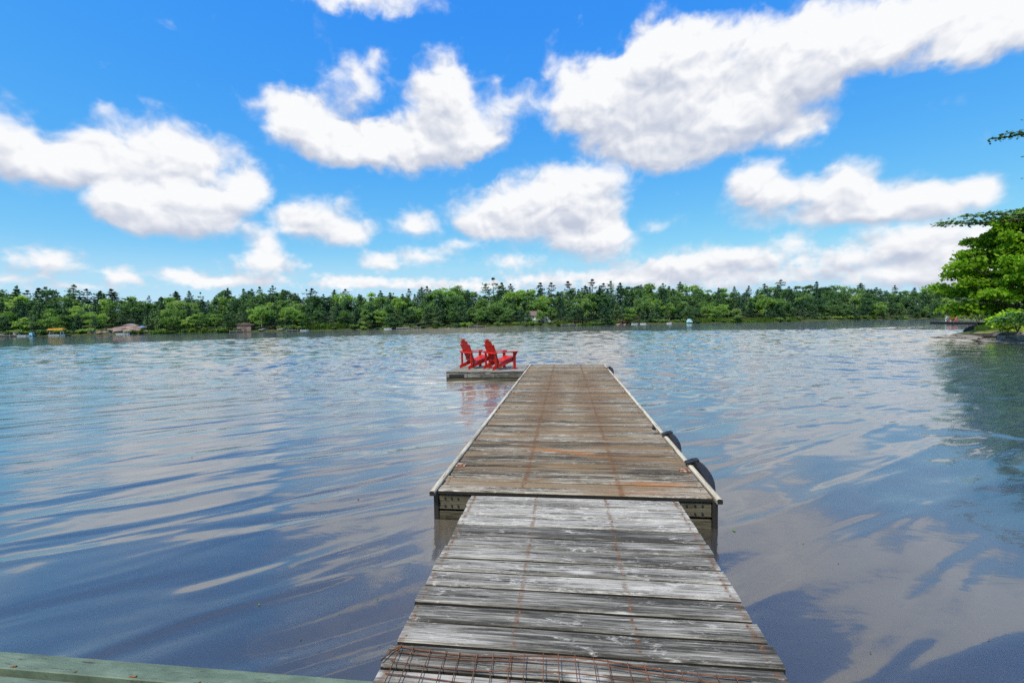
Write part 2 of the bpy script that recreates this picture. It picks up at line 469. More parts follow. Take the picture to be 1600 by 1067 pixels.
M['white'] = plain('white_paint', (0.75, 0.75, 0.74), 0.5, 0.06, 5)
M['pinkwhite'] = plain('faded_red_paint', (0.62, 0.10, 0.10), 0.5, 0.1, 5)
M['bark'] = plain('bark', (0.085, 0.068, 0.055), 0.9, 0.45, 6)
M['palebark'] = plain('pale_bark', (0.22, 0.20, 0.18), 0.9, 0.35, 6)

def rust_mat():
    m, t = mat('rust')
    pos = t.new('ShaderNodeNewGeometry').outputs['Position']
    n = t.noise(pos, 60, 5, 0.65)
    finish(t, t.ramp(n, [(0.3, (0.07, 0.028, 0.014)), (0.55, (0.22, 0.085, 0.035)), (0.75, (0.38, 0.17, 0.07))]), 0.85, n, 0.5, 0.003, 0.3)
    return m
M['rust'] = rust_mat()
M['mesh_rust'] = plain('dark_rust', (0.135, 0.058, 0.028), 0.85, 0.55, 25)

def green_mat():
    m, t = mat('green_paint')
    pos = t.new('ShaderNodeNewGeometry').outputs['Position']
    n = t.noise(t.mapping(pos, scale=(4, 14, 8)), 1, 6, 0.65)
    k = t.noise(t.mapping(pos, scale=(7, 60, 30)), 1, 5, 0.7)
    c = t.ramp(n, [(0.3, (0.060, 0.088, 0.060)), (0.5, (0.105, 0.148, 0.100)), (0.72, (0.17, 0.22, 0.155))])
    c = t.mix(t.smooth(k, 0.57, 0.66), c, (0.05, 0.042, 0.032))
    c = t.mix(t.smooth(t.noise(pos, 3.0, 6, 0.7), 0.52, 0.75, 0.0, 0.55), c, (0.06, 0.075, 0.05))
    finish(t, c, 0.62, k, 0.4, 0.004, 0.4)
    return m
M['green'] = green_mat()

def ground_mat(name, cols, scale):
    m, t = mat(name)
    pos = t.new('ShaderNodeNewGeometry').outputs['Position']
    n = t.noise(pos, scale, 8, 0.65)
    n2 = t.noise(pos, scale * 9, 5, 0.65)
    f = t.math('MULTIPLY_ADD', n2, 0.35, t.math('MULTIPLY', n, 0.65))
    finish(t, t.ramp(f, [(0.32, cols[0]), (0.5, cols[1]), (0.68, cols[2])]), 0.95, n2, 0.6, 0.08, 0.15)
    return m
M['bed'] = ground_mat('lake_bed_mud', ((0.035, 0.026, 0.017), (0.08, 0.058, 0.036), (0.15, 0.105, 0.06)), 0.9)
M['forest_floor'] = ground_mat('forest_floor', ((0.020, 0.030, 0.012), (0.045, 0.065, 0.022), (0.11, 0.10, 0.055)), 0.35)
M['bank'] = ground_mat('bank_soil', ((0.06, 0.075, 0.02), (0.13, 0.16, 0.04), (0.26, 0.25, 0.11)), 0.6)
M['rock'] = ground_mat('rock', ((0.075, 0.065, 0.058), (0.20, 0.18, 0.16), (0.40, 0.36, 0.33)), 1.4)
M['darkrock'] = ground_mat('dark_rock', ((0.02, 0.018, 0.018), (0.045, 0.04, 0.04), (0.09, 0.08, 0.075)), 2)
M['pinkrock'] = ground_mat('pink_rock', ((0.13, 0.085, 0.07), (0.26, 0.18, 0.15), (0.42, 0.33, 0.29)), 0.8)

M['leaf_bright'] = leaf_mat('leaf_bright', [(0.0, (0.082, 0.156, 0.055)), (0.4, (0.164, 0.288, 0.079)), (0.75, (0.277, 0.429, 0.106)), (1.0, (0.410, 0.543, 0.150))])
M['leaf_mid'] = leaf_mat('leaf_mid', [(0.0, (0.049, 0.109, 0.068)), (0.45, (0.112, 0.208, 0.087)), (0.8, (0.207, 0.327, 0.107)), (1.0, (0.307, 0.393, 0.142))])
M['needle'] = leaf_mat('needle', [(0.0, (0.046, 0.103, 0.068)), (0.5, (0.090, 0.176, 0.097)), (1.0, (0.199, 0.298, 0.125))], 0.2)
M['needle_dark'] = leaf_mat('needle_dark', [(0.0, (0.014, 0.029, 0.020)), (0.5, (0.025, 0.047, 0.028)), (1.0, (0.050, 0.075, 0.039))], 0.15)
M['maple'] = leaf_mat('maple_leaf', [(0.0, (0.107, 0.212, 0.023)), (0.4, (0.281, 0.478, 0.042)), (0.75, (0.518, 0.728, 0.056)), (1.0, (0.799, 0.919, 0.111))], 0.52, 0.7)
M['reed'] = leaf_mat('reed', [(0.0, (0.06, 0.11, 0.02)), (0.5, (0.12, 0.20, 0.035)), (1.0, (0.24, 0.30, 0.06))], 0.3, 0.3)
M['grass'] = leaf_mat('bank_grass', [(0.0, (0.115, 0.184, 0.024)), (0.5, (0.276, 0.391, 0.048)), (1.0, (0.483, 0.529, 0.120))], 0.35, 0.8)
M['shrub_brown'] = leaf_mat('brown_shrub', [(0.0, (0.09, 0.065, 0.05)), (0.5, (0.17, 0.125, 0.10)), (1.0, (0.26, 0.19, 0.15))], 0.2)

# ------------------------------------------------------------------ water
def water_mat():
    m, t = mat('lake_water')
    pos = t.new('ShaderNodeNewGeometry').outputs['Position']
    x, y, z = t.sep(pos)
    # wind reaches the open lake; the water round the dock lies in the lee of the shore
    edge = t.math('MULTIPLY_ADD', t.noise(t.mapping(pos, scale=(0.05, 0.09, 0)), 1, 3, 0.5), 16.0, -8.0)
    lee = t.math('SUBTRACT', t.math('ADD', y, edge), t.math('MULTIPLY', t.math('MAXIMUM', x, 0.0), 0.45))
    r = t.smooth(lee, 6.0, 24.0)
    # long low swell running diagonally
    sw = t.mapping(pos, rot=(0, 0, R(-36)))
    swell = t.noise(t.mapping(sw, scale=(0.50, 1.9, 0)), 1, 1.5, 0.45, 0.35, dims='2D')
    chop = t.noise(t.mapping(pos, rot=(0, 0, R(-12)), scale=(1.5, 2.6, 0)), 1, 3, 0.55, 0.2, dims='2D')
    h = t.math('MULTIPLY', swell, t.math('MULTIPLY_ADD', r, -0.034, 0.046))
    h = t.math('MULTIPLY_ADD', chop, t.math('MULTIPLY_ADD', r, 0.0085, 0.0022), h)
    b = t.new('ShaderNodeBump'); b.inputs['Strength'].default_value = 1.0; b.inputs['Distance'].default_value = 1.0
    t.put(b.inputs['Height'], h)
    lw = t.new('ShaderNodeLayerWeight'); lw.inputs['Blend'].default_value = 0.5
    t.l.new(b.outputs[0], lw.inputs['Normal'])
    fres = t.math('MULTIPLY_ADD', t.math('POWER', lw.outputs['Facing'], 2.6), 0.90, 0.10, clamp=True)      # mirror-like at a low angle, clear looking down
    # two lobes: the clear mirror of the larger waves and the sheen of ripples too small to see
    g1 = t.new('ShaderNodeBsdfAnisotropic'); g1.inputs['Roughness'].default_value = 0.03
    g2 = t.new('ShaderNodeBsdfAnisotropic'); g2.inputs['Roughness'].default_value = 0.17; g2.inputs['Anisotropy'].default_value = 0.70
    t.put(g2.inputs['Tangent'], t.comb(1.0, 0.0, 0.0))          # the ripples run across the lake, so they spread light up and down, not sideways
    for g_ in (g1, g2):
        g_.inputs['Color'].default_value = (1.0, 0.95, 0.87, 1); t.l.new(b.outputs[0], g_.inputs['Normal'])
    gl = t.new('ShaderNodeMixShader'); t.put(gl.inputs[0], t.math('MULTIPLY_ADD', r, -0.50, 0.62))
    t.l.new(g1.outputs[0], gl.inputs[1]); t.l.new(g2.outputs[0], gl.inputs[2])
    body = t.new('ShaderNodeBsdfDiffuse'); body.inputs[0].default_value = (0.068, 0.060, 0.048, 1)
    tp = t.new('ShaderNodeBsdfTransparent'); tp.inputs[0].default_value = (0.62, 0.58, 0.52, 1)
    under = t.new('ShaderNodeMixShader'); under.inputs[0].default_value = 0.45
    t.l.new(body.outputs[0], under.inputs[1]); t.l.new(tp.outputs[0], under.inputs[2])
    mx = t.new('ShaderNodeMixShader')
    t.l.new(fres, mx.inputs[0]); t.l.new(under.outputs[0], mx.inputs[1]); t.l.new(gl.outputs[0], mx.inputs[2])
    t.l.new(mx.outputs[0], t.out.inputs['Surface'])
    return m
M['water'] = water_mat()

# ------------------------------------------------------------------ setting: lake, lake bed, shores
def lake_mesh():
    """one sheet of water; real waves, finer rows and columns where the lake is in view"""
    th = np.concatenate([np.radians(np.linspace(96.8 - 68, 96.8 + 68, 1050)), np.radians(np.linspace(96.8 + 70, 96.8 + 290, 90))])
    rr = np.concatenate([np.linspace(1.6, 7, 30)[:-1], np.arange(7, 24, .115), np.arange(24, 66, .25), np.arange(66, 190, .8), [200, 230, 280, 350, 430]])
    T, RR = np.meshgrid(th, rr)
    X, Y = RR * np.cos(T), RR * np.sin(T)
    edge = 3.0 * np.sin(X * .11 + 1) * np.cos(Y * .07) + 2 * np.sin(X * .05 + Y * .09)
    lee = Y + edge - 0.45 * np.maximum(X, 0)
    sm = lambda v, a, b: (lambda q: q * q * (3 - 2 * q))(np.clip((v - a) / (b - a), 0, 1))
    amp = 0.02 + 0.98 * sm(lee, 7, 21)
    amp = amp * (0.92 + .13 * np.sin(X * .23 + .6 * np.sin(Y * .11)) * np.cos(Y * .19 + X * .05))
    amp[RR > 195] = 0
    Z = np.zeros_like(X)
    rg = np.random.default_rng(5)
    step = np.gradient(rr)[:, None] * np.ones_like(X)
    for k in range(64):
        lam = 0.38 * 7.0 ** (k / 63)
        a = math.radians(96.8 + rg.normal() * 34)            # running roughly towards the dock
        kx, ky = 2 * math.pi / lam * math.cos(a), 2 * math.pi / lam * math.sin(a)
        ph = kx * X + ky * Y + rg.uniform(0, 6.28)
        w = np.clip((lam / np.maximum(step, .05) - 2.2) / 1.5, 0, 1)
        c = np.sin(ph)
        Z += 0.0034 * lam ** .75 * w * (c + .22 * np.cos(2 * ph))
    Z *= amp
    # the wake of a boat that has passed
    p0 = np.array(ground_at(1000, 524.5)); p1 = np.array(ground_at(1450, 510.5))
    dr = (p1 - p0) / np.linalg.norm(p1 - p0)
    al = ((X - p0[0]) * dr[0] + (Y - p0[1]) * dr[1]) / np.linalg.norm(p1 - p0)
    ac = -(X - p0[0]) * dr[1] + (Y - p0[1]) * dr[0]
    Z += 0.15 * np.exp(-(ac / 1.3) ** 2) * np.clip(1 - (2 * al - 1) ** 4, 0, 1) * np.sin(ac * 3.2 + 2 * np.sin(al * 90)) * (.6 + .4 * np.sin(al * 210))
    ny, nx = X.shape
    V = np.concatenate([np.stack([X, Y, Z], -1).reshape(-1, 3), [[0, 0, 0]]])
    i, j = np.meshgrid(np.arange(nx), np.arange(ny - 1))
    i2 = (i + 1) % nx
    Q = np.stack([j * nx + i, (j + 1) * nx + i, (j + 1) * nx + i2, j * nx + i2], -1).reshape(-1, 4)
    tri = np.stack([np.full(nx, len(V) - 1), np.arange(nx), (np.arange(nx) + 1) % nx], -1)
    me = bpy.data.meshes.new('lake')
    me.vertices.add(len(V)); me.vertices.foreach_set('co', V.reshape(-1).astype(np.float32))
    nl = Q.size + tri.size
    me.loops.add(nl); me.loops.foreach_set('vertex_index', np.concatenate([Q.reshape(-1), tri.reshape(-1)]).astype(np.int32))
    npol = len(Q) + len(tri)
    me.polygons.add(npol)
    tot = np.concatenate([np.full(len(Q), 4), np.full(len(tri), 3)]).astype(np.int32)
    me.polygons.foreach_set('loop_start', np.concatenate([[0], np.cumsum(tot)[:-1]]).astype(np.int32))
    me.polygons.foreach_set('loop_total', tot)
    me.polygons.foreach_set('use_smooth', np.ones(npol, dtype=bool))
    me.materials.append(M['water'])
    me.update(calc_edges=True)
    return me
tag(link('lake', lake_mesh()), kind='structure')

def grid(name, xs, ys, zf, m, smooth=True):
    mb = MB()
    nx, ny = len(xs), len(ys)
    mb.v = [(float(x), float(y), float(zf(x, y))) for y in ys for x in xs]
    mb.f = [(j * nx + i, j * nx + i + 1, (j + 1) * nx + i + 1, (j + 1) * nx + i) for j in range(ny - 1) for i in range(nx - 1)]
    return tag(mb.build(name, m, smooth=smooth), kind='structure')

def wob(x, y, s):
    return math.sin(x * s + 1.3) * math.cos(y * s * 1.17 + 0.6) + 0.5 * math.sin(x * s * 2.3 + y * s * 1.9)

xs = sorted(set([-400, -200, -100, -60, -40, -25] + list(np.arange(-16, 16.1, 0.8)) + [25, 40, 60, 100, 200, 400]))
ys = sorted(set([-60, -30, -15, -8] + list(np.arange(-5, 16, 0.7)) + [20, 30, 50, 80, 120, 180, 300, 400]))
grid('lake_bed', xs, ys, lambda x, y: (0.35 - 0.42 * max(min(y, 2.2), -3) - 0.20 * max(0, min(y, 14) - 2.2)) + 0.07 * wob(x, y, 1.6) - (0.0 if y < 60 else 1.5), M['bed'])

def shore_pt(px):
    return ground_at(px, 526.5 - 0.0196 * px)
SA = Vector(shore_pt(0)); SB = Vector(shore_pt(1400))
S_DIR = (SB - SA).normalized(); S_IN = Vector((-S_DIR.y, S_DIR.x))        # inland
def shore_xy(px, inland=0.0):
    """point of the far shore seen at photo column px, moved inland along the line of sight"""
    p = Vector(shore_pt(px))
    dist = p.length
    q = p * ((dist + inland / max(0.3, p.normalized().dot(S_IN))) / dist)
    return q.x, q.y
def inland_of(x, y):
    return (Vector((x, y)) - SA).dot(S_IN)
def along_of(x, y):
    return (Vector((x, y)) - SA).dot(S_DIR)
def far_z(x, y):
    dn = inland_of(x, y); al = along_of(x, y)
    dn += 0.8 * math.sin(al * 0.13) + 0.5 * math.sin(al * 0.37 + 1)
    if dn < 0: return max(-2.0, dn * 0.5)
    rise = 0.35 * min(dn, 1.2) + 0.11 * max(0, dn - 1.2) if dn < 40 else 0.42 + 0.11 * 38.8 + 0.03 * (dn - 40)
    return rise + 0.25 * math.sin(al * 0.06) * min(1, dn / 20) + 0.12 * wob(x, y, 0.5) * min(1, dn / 3)
mb = MB()
als = list(np.arange(-160, 420, 2.5)); dns = [-4, -2, -1, -0.3, 0, 0.4, 0.9, 1.6, 2.6, 4, 6, 9, 13, 18, 25, 34, 45, 60, 90, 130, 180, 240]
for dn in dns:
    for al in als:
        p = SA + S_DIR * al + S_IN * dn
        mb.v.append((p.x, p.y, far_z(p.x, p.y)))
n = len(als)
mb.f = [(j * n + i, j * n + i + 1, (j + 1) * n + i + 1, (j + 1) * n + i) for j in range(len(dns) - 1) for i in range(n - 1)]
tag(mb.build('far_shore', M['forest_floor'], smooth=True), kind='structure')

# the near point of land on the right: a shoreline polyline, land lies to its right
RS = [Vector(p) for p in ((16, 4), (21, 16), (26.8, 29.5), (29.0, 35.5), (30.9, 40.6), (34, 44), (42, 51.5), (56, 66), (74, 84), (88, 108), (112, 150))]
def right_z(side, i): return 0
mb = MB()
offs = [-3, -1, 0, 0.7, 1.6, 3, 5, 8, 14, 30, 90]
hts = [-1.2, -0.45, 0.02, 0.22, 0.42, 0.68, 0.95, 1.4, 2.2, 3.4, 6]
cols_ = []
pts = []
for i in range(len(RS) - 1):
    for k in range(6): pts.append(RS[i].lerp(RS[i + 1], k / 6))
pts.append(RS[-1])
for i, p in enumerate(pts):
    t_ = (pts[min(i + 2, len(pts) - 1)] - pts[max(i - 2, 0)]).normalized()
    nrm = Vector((t_.y, -t_.x))
    for o_, h_ in zip(offs, hts):
        q = p + nrm * o_
        mb.v.append((q.x, q.y, h_ + (0.14 * wob(q.x, q.y, 0.9) if o_ > 0 else 0)))
k = len(offs)
mb.f = [(i * k + j, i * k + j + 1, (i + 1) * k + j + 1, (i + 1) * k + j) for i in range(len(pts) - 1) for j in range(k - 1)]
tag(mb.build('near_bank', M['bank'], smooth=True), kind='structure')
pts_bank = list(pts)

# ------------------------------------------------------------------ the dock
DECK = 0.27
M['plank_edge'] = plain('painted_gap_shade', (0.016, 0.014, 0.011), 0.9, 0.4, 20)  # gap shade put into the colour of the plank sides
def plank_mesh(name, L, wd, th, m, seed, segs=3):
    """plank along X, centred; eased top edges, slightly cupped and bowed"""
    r = random.Random(seed)
    mb = MB(); c = 0.009
    e0, e1 = -L / 2 + r.uniform(-.006, .006), L / 2 + r.uniform(-.006, .006)
    for i in range(segs + 1):
        x = e0 + (e1 - e0) * i / segs
        dz = r.uniform(-.0025, .0025); dy = r.uniform(-.002, .002)
        for (yy, zz) in ((-wd / 2, -th), (-wd / 2, -c), (-wd / 2 + c, 0), (wd / 2 - c, 0), (wd / 2, -c), (wd / 2, -th)):
            mb.v.append((x, yy + dy, zz + dz))
    for i in range(segs):
        for k_ in range(6):
            a, b = i * 6 + k_, i * 6 + (k_ + 1) % 6
            mb.f.append((a, a + 6, b + 6, b))
    mb.f.append(tuple(range(6))); mb.f.append(tuple(range(segs * 6 + 5, segs * 6 - 1, -1)))
    me = mb.mesh(name, m)
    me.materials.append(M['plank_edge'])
    for i in range(segs):                      # long sides and undersides coloured near-black to imitate shade in the gaps
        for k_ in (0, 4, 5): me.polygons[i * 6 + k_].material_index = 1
    return me

def nails(parent, pts, m=None, r=0.0068):
    mb = MB()
    for (x, y, z) in pts:
        ring = [(x + r * math.cos(a), y + r * math.sin(a), z - 0.002) for a in np.arange(6) * math.pi / 3]
        ring2 = [(x + r * .7 * math.cos(a), y + r * .7 * math.sin(a), z + 0.0022) for a in np.arange(6) * math.pi / 3]
        mb.add(ring + ring2, [tuple(range(6, 12))] + [(i, (i + 1) % 6, 6 + (i + 1) % 6, 6 + i) for i in range(6)])
    o = mb.build('nails', m or M['rust'], parent); o['kind'] = 'stuff'
    return o

# gangway (nearest walkway)
gang = empty('gangway', (0.045, 2.4, 0))
tag(gang, 'narrow grey weathered plank walkway in front, leading out to the long dock', 'walkway')
g_meshes = [plank_mesh('plank', 1.755, 0.150, 0.036, M['ramp'], s) for s in range(6)]
edges = [3.800, 3.555, 3.300]
bounds = [3.862, 3.795, 3.655, 3.48, 3.305, 3.135, 2.975, 2.815, 2.663, 2.503, 2.342, 2.189, 2.030, 1.872, 1.714, 1.556, 1.398, 1.24, 1.08, 0.92, 0.76]
npts = []
for i in range(len(bounds) - 1):
    y1, y0 = bounds[i], bounds[i + 1]
    gap = random.choice((0.014, 0.019, 0.024)) if i > 2 else 0.008
    wd = (y1 - y0) - gap
    me = g_meshes[i % 6]
    o = link('plank', me, gang)
    o.scale = (1 if i % 2 else -1, wd / 0.150, 1)
    o.location = (random.uniform(-.008, .008), (y0 + y1) / 2 - 2.4, DECK + random.uniform(-.003, .003))
    o.rotation_euler = (0, 0, random.uniform(-.004, .004))
    for xx in (-0.265, 0.32, -0.80, 0.885):
        for yy in (0.27, 0.73):
            npts.append((xx - 0.045 + random.uniform(-.012, .012), y0 + (y1 - y0) * yy - 2.4, DECK + 0.001))
nails(gang, npts)
for xx in (-0.80, -0.265, 0.32, 0.88):
    mb = MB(); mb.box(xx - 0.02 - 0.045, xx + 0.02 - 0.045, 0.75 - 2.4, 3.84 - 2.4, DECK - 0.19, DECK - 0.0385)
    mb.build('stringer', M['beam_y'], gang)

# long dock
DX0, DX1, DY0, DY1 = -1.205, 1.255, 3.935, 15.40
dcx = (DX0 + DX1) / 2
dock = empty('long_dock', (dcx, 9.65, 0))
tag(dock, 'long wide wooden dock with rust streaks and pale edge strips', 'dock')
d_meshes = [plank_mesh('plank', DX1 - DX0 - 0.075, 0.126, 0.036, M['dock'], 50 + s) for s in range(8)]
npl = 79
pitch = (DY1 - DY0) / npl
npts = []
for i in range(npl):
    yy = DY0 + pitch * (i + .5)
    o = link('plank', d_meshes[random.randrange(8)], dock)
    o.scale = (random.choice((1, -1)), random.uniform(0.955, 1.03), 1)
    o.location = (random.uniform(-.004, .004), yy - 9.65, DECK + random.uniform(-.0035, .0035))
    o.rotation_euler = (random.uniform(-.006, .006), 0, random.uniform(-.0025, .0025))
    for xx in (-0.40, 0.47, -1.13, 1.17):
        for k_ in (-.035, .035):
            npts.append((xx - dcx + random.uniform(-.015, .015), yy + k_ - 9.65, DECK + 0.002))
nails(dock, npts)
def strip(xc, parent):
    prof = [(-.022, -.028), (.022, -.028), (.025, .004), (.018, .014), (0.0, .018), (-.018, .014), (-.025, .004)]
    mb = MB(); ys_ = np.linspace(DY0 - 0.05, DY1 + 0.02, 9)
    for yv in ys_:
        jx = random.uniform(-.003, .003)
        for (a, b) in prof: mb.v.append((xc - dcx + a + jx, yv - 9.65, DECK + b))
    n_ = len(prof)
    for i in range(len(ys_) - 1):
        for k_ in range(n_):
            a, b = i * n_ + k_, i * n_ + (k_ + 1) % n_
            mb.f.append((a, b, b + n_, a + n_))
    mb.f.append(tuple(range(n_ - 1, -1, -1))); mb.f.append(tuple(range((len(ys_) - 1) * n_, len(ys_) * n_)))
    e = mb.build('edge_strip', M['rail'], parent)
    cap = MB(); cap.prism([(a * .93, b * .93) for a, b in prof], 0, 0.004, Matrix.Translation((xc - dcx, DY0 - 0.0505 - 9.65, DECK)) @ Matrix.Rotation(R(90), 4, 'X'))
    cap.build('end_cap', M['steel'], e)
strip(DX0, dock); strip(DX1, dock)
def part(name, m, parent, *box, ch=0.004):
    mb = MB(); x0, x1, y0, y1, z0, z1 = box
    ox, oy = parent.location.x, parent.location.y
    mb.box(x0 - ox, x1 - ox, y0 - oy, y1 - oy, z0, z1, ch)
    return mb.build(name, m, parent)
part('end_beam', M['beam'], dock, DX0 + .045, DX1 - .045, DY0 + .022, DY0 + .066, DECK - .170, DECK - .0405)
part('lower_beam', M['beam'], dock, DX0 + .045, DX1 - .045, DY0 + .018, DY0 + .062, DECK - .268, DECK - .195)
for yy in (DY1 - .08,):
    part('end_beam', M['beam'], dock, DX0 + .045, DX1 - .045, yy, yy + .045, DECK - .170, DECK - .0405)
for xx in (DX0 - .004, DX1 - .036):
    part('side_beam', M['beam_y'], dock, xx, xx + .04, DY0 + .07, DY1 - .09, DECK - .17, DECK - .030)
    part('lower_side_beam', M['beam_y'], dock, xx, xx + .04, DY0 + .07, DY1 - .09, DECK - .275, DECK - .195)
for xx in (DX0 - .006, DX1 - .040):
    for yy in (DY0 + .016, DY1 - .04):
        part('corner_post', M['steel'], dock, xx, xx + .046, yy, yy + .05, DECK - .50, DECK - .030)
for yy in np.arange(5.3, 15, 1.95):
    part('joist', M['beam'], dock, DX0 + .05, DX1 - .05, yy, yy + .04, DECK - .165, DECK - .041)
for i in range(5):
    y0 = DY0 + .12 + i * 2.26
    part('float_drum', M['drum'], dock, DX0 + .10, DX1 - .10, y0, y0 + 2.05, -0.22, DECK - .19, ch=.05)
bolts = []
for xx in (DX0 + .10, DX0 + .16, DX0 + .22, DX1 - .12, DX1 - .18, DX1 - .25):
    for zz in (DECK - .07, DECK - .14):
        bolts.append((xx, zz))
mb = MB()
for (xx, zz) in bolts:
    mb.tube([(xx - dcx, DY0 + .024 - 9.65, zz), (xx - dcx, DY0 + .012 - 9.65, zz)], 0.009, 6)
o = mb.build('bolts', M['steel'], dock); o['kind'] = 'stuff'
def bracket(x, y, side):
    mb = MB()
    mb.prism([(-.05, -.05), (.05, -.045), (.052, .04), (.01, .055), (-.045, .05)], 0.003, 0.008, Matrix.Translation((x - dcx, y - 9.65, DECK)))
    pl = mb.build('bracket', M['bracket'], dock)
    for dx_, dy_ in ((-.025, -.02), (.025, .02), (0.02, -.025)):
        MB().tube([(x - dcx + dx_, y - 9.65 + dy_, DECK + .006), (x - dcx + dx_, y - 9.65 + dy_, DECK + .018)], .010, 6).build('bolt', M['rust'], pl)
mtmp, tt = mat('flaking_bracket')
pos_ = tt.new('ShaderNodeNewGeometry').outputs['Position']
nn = tt.noise(pos_, 28, 4, 0.6)
finish(tt, tt.ramp(nn, [(0.40, (0.16, 0.06, 0.03)), (0.52, (0.30, 0.15, 0.08)), (0.60, (0.46, 0.40, 0.33))]), 0.8, nn, .4, .004)
M['bracket'] = mtmp
for (x, y) in ((-1.12, 4.66), (1.16, 4.64), (-1.12, 9.4), (1.17, 9.55)): bracket(x, y, 1)

# half tyre fenders on the right-hand edge
def fender(y0, y1, out, label):
    root = empty('tyre_fender', (DX1 + 0.012, (y0 + y1) / 2, 0))
    tag(root, label, 'fender', 'half tyre fenders along the dock edge')
    hl = (y1 - y0) / 2
    mb = MB(); n_, segs = 12, 18
    for i in range(segs + 1):
        a = -math.pi / 2 + math.pi * i / segs
        cx_, cy_ = out * math.cos(a) ** 0.8 if math.cos(a) > 0 else 0.0, hl * math.sin(a)
        rad = 0.040 + 0.012 * math.cos(a)
        zc = DECK - 0.005 - 0.14 * (0.5 - 0.5 * math.sin(a)) ** 1.5
        nx_, ny_ = math.cos(a), math.sin(a)
        for k_ in range(n_):
            b = 2 * math.pi * k_ / n_
            rr = rad * (abs(math.cos(b)) ** .6) * (1 if math.cos(b) > 0 else -1)
            zz = 0.070 * (abs(math.sin(b)) ** .6) * (1 if math.sin(b) > 0 else -1)
            mb.v.append((cx_ + nx_ * rr, cy_ + ny_ * rr, zc + zz))
    for i in range(segs):
        for k_ in range(n_):
            a, b = i * n_ + k_, i * n_ + (k_ + 1) % n_
            mb.f.append((a, b, b + n_, a + n_))
    mb.f.append(tuple(range(n_ - 1, -1, -1))); mb.f.append(tuple(range(segs * n_, (segs + 1) * n_)))
    mb.build('tyre', M['black'], root, smooth=True)
    mb = MB()
    prof = [(-.055, .022), (-.03, .030), (.03, .052), (.07, .055)]
    for (xx, zz) in prof:
        for dy_ in (-.045, .045):
            for dz_ in (0, .016): mb.v.append((xx, hl + dy_ - .01, DECK + zz + dz_))
    for i in range(3):
        a = i * 4
        mb.f += [(a, a + 4, a + 5, a + 1), (a + 2, a + 3, a + 7, a + 6), (a + 1, a + 5, a + 7, a + 3), (a, a + 2, a + 6, a + 4)]
    mb.f += [(0, 1, 3, 2), (12, 14, 15, 13)]
    mb.build('strap', M['black'], root)
fender(4.30, 4.82, 0.080, 'black half tyre fender on the dock edge, largest and closest to the walkway')
fender(5.52, 5.98, 0.065, 'black half tyre fender on the dock edge, middle one of three')
fender(13.5, 14.0, 0.085, 'black half tyre fender near the far end of the long dock')
cl = empty('mooring_cleat', (1.18, 6.35, DECK)); tag(cl, 'small black mooring cleat on the dock just beyond the middle fender', 'cleat')
mb = MB(); mb.box(-.02, .02, -.035, .035, .002, .03, .004); mb.build('foot', M['steel'], cl)
mb = MB(); mb.tube([(0, -.085, .042), (0, -.03, .036), (0, .03, .036), (0, .085, .042)], [.006, .012, .012, .006], 7); mb.build('horn', M['steel'], cl, smooth=True)

# side float with the chairs
FX0, FX1, FY0, FY1 = -3.62, -1.265, 13.38, 15.38
flt = empty('swim_float', ((FX0 + FX1) / 2, (FY0 + FY1) / 2, 0))
tag(flt, 'square grey wooden float beside the dock carrying the red chairs', 'float')
f_meshes = [plank_mesh('plank', FX1 - FX0, 0.138, 0.036, M['float'], 90 + s) for s in range(4)]
nfl = 14; pit = (FY1 - FY0) / nfl
for i in range(nfl):
    o = link('plank', f_meshes[i % 4], flt)
    o.scale = (1 if i % 2 else -1, 0.99, 1)
    o.location = (random.uniform(-.006, .006), FY0 + pit * (i + .5) - flt.location.y, DECK + random.uniform(-.003, .003))
part('front_board', M['float'], flt, FX0 + .01, FX1 - .01, FY0 + .006, FY0 + .045, DECK - .175, DECK - .040)
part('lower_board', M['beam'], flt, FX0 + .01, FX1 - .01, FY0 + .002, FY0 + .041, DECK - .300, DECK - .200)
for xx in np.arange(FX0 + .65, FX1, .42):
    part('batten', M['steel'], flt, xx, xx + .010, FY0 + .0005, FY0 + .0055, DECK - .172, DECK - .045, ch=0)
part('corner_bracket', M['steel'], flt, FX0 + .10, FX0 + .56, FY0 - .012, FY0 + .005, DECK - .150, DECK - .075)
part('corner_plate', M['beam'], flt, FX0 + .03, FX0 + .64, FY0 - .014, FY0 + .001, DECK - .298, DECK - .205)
for xx in (FX0 - .004, FX1 - .04):
    part('side_board', M['beam_y'], flt, xx, xx + .04, FY0 + .05, FY1 - .01, DECK - .30, DECK - .040)
part('back_board', M['float'], flt, FX0 + .045, FX1 - .045, FY1 - .05, FY1 - .012, DECK - .30, DECK - .040)
part('float_drum', M['drum'], flt, FX0 + .10, FX1 - .10, FY0 + .10, FY1 - .10, -0.25, DECK - .19, ch=.05)

# ------------------------------------------------------------------ red garden chairs
def oriented_board(p0, p1, width_dir, wd, th):
    """board from p0 to p1; width along width_dir"""
    p0, p1 = Vector(p0), Vector(p1)
    ax = (p1 - p0); L = ax.length; ax.normalize()
    w = Vector(width_dir); w = (w - ax * w.dot(ax)).normalized(); nrm = ax.cross(w)
    Mx = Matrix((ax, w, nrm)).transposed().to_4x4(); Mx.translation = p0
    return Mx, L

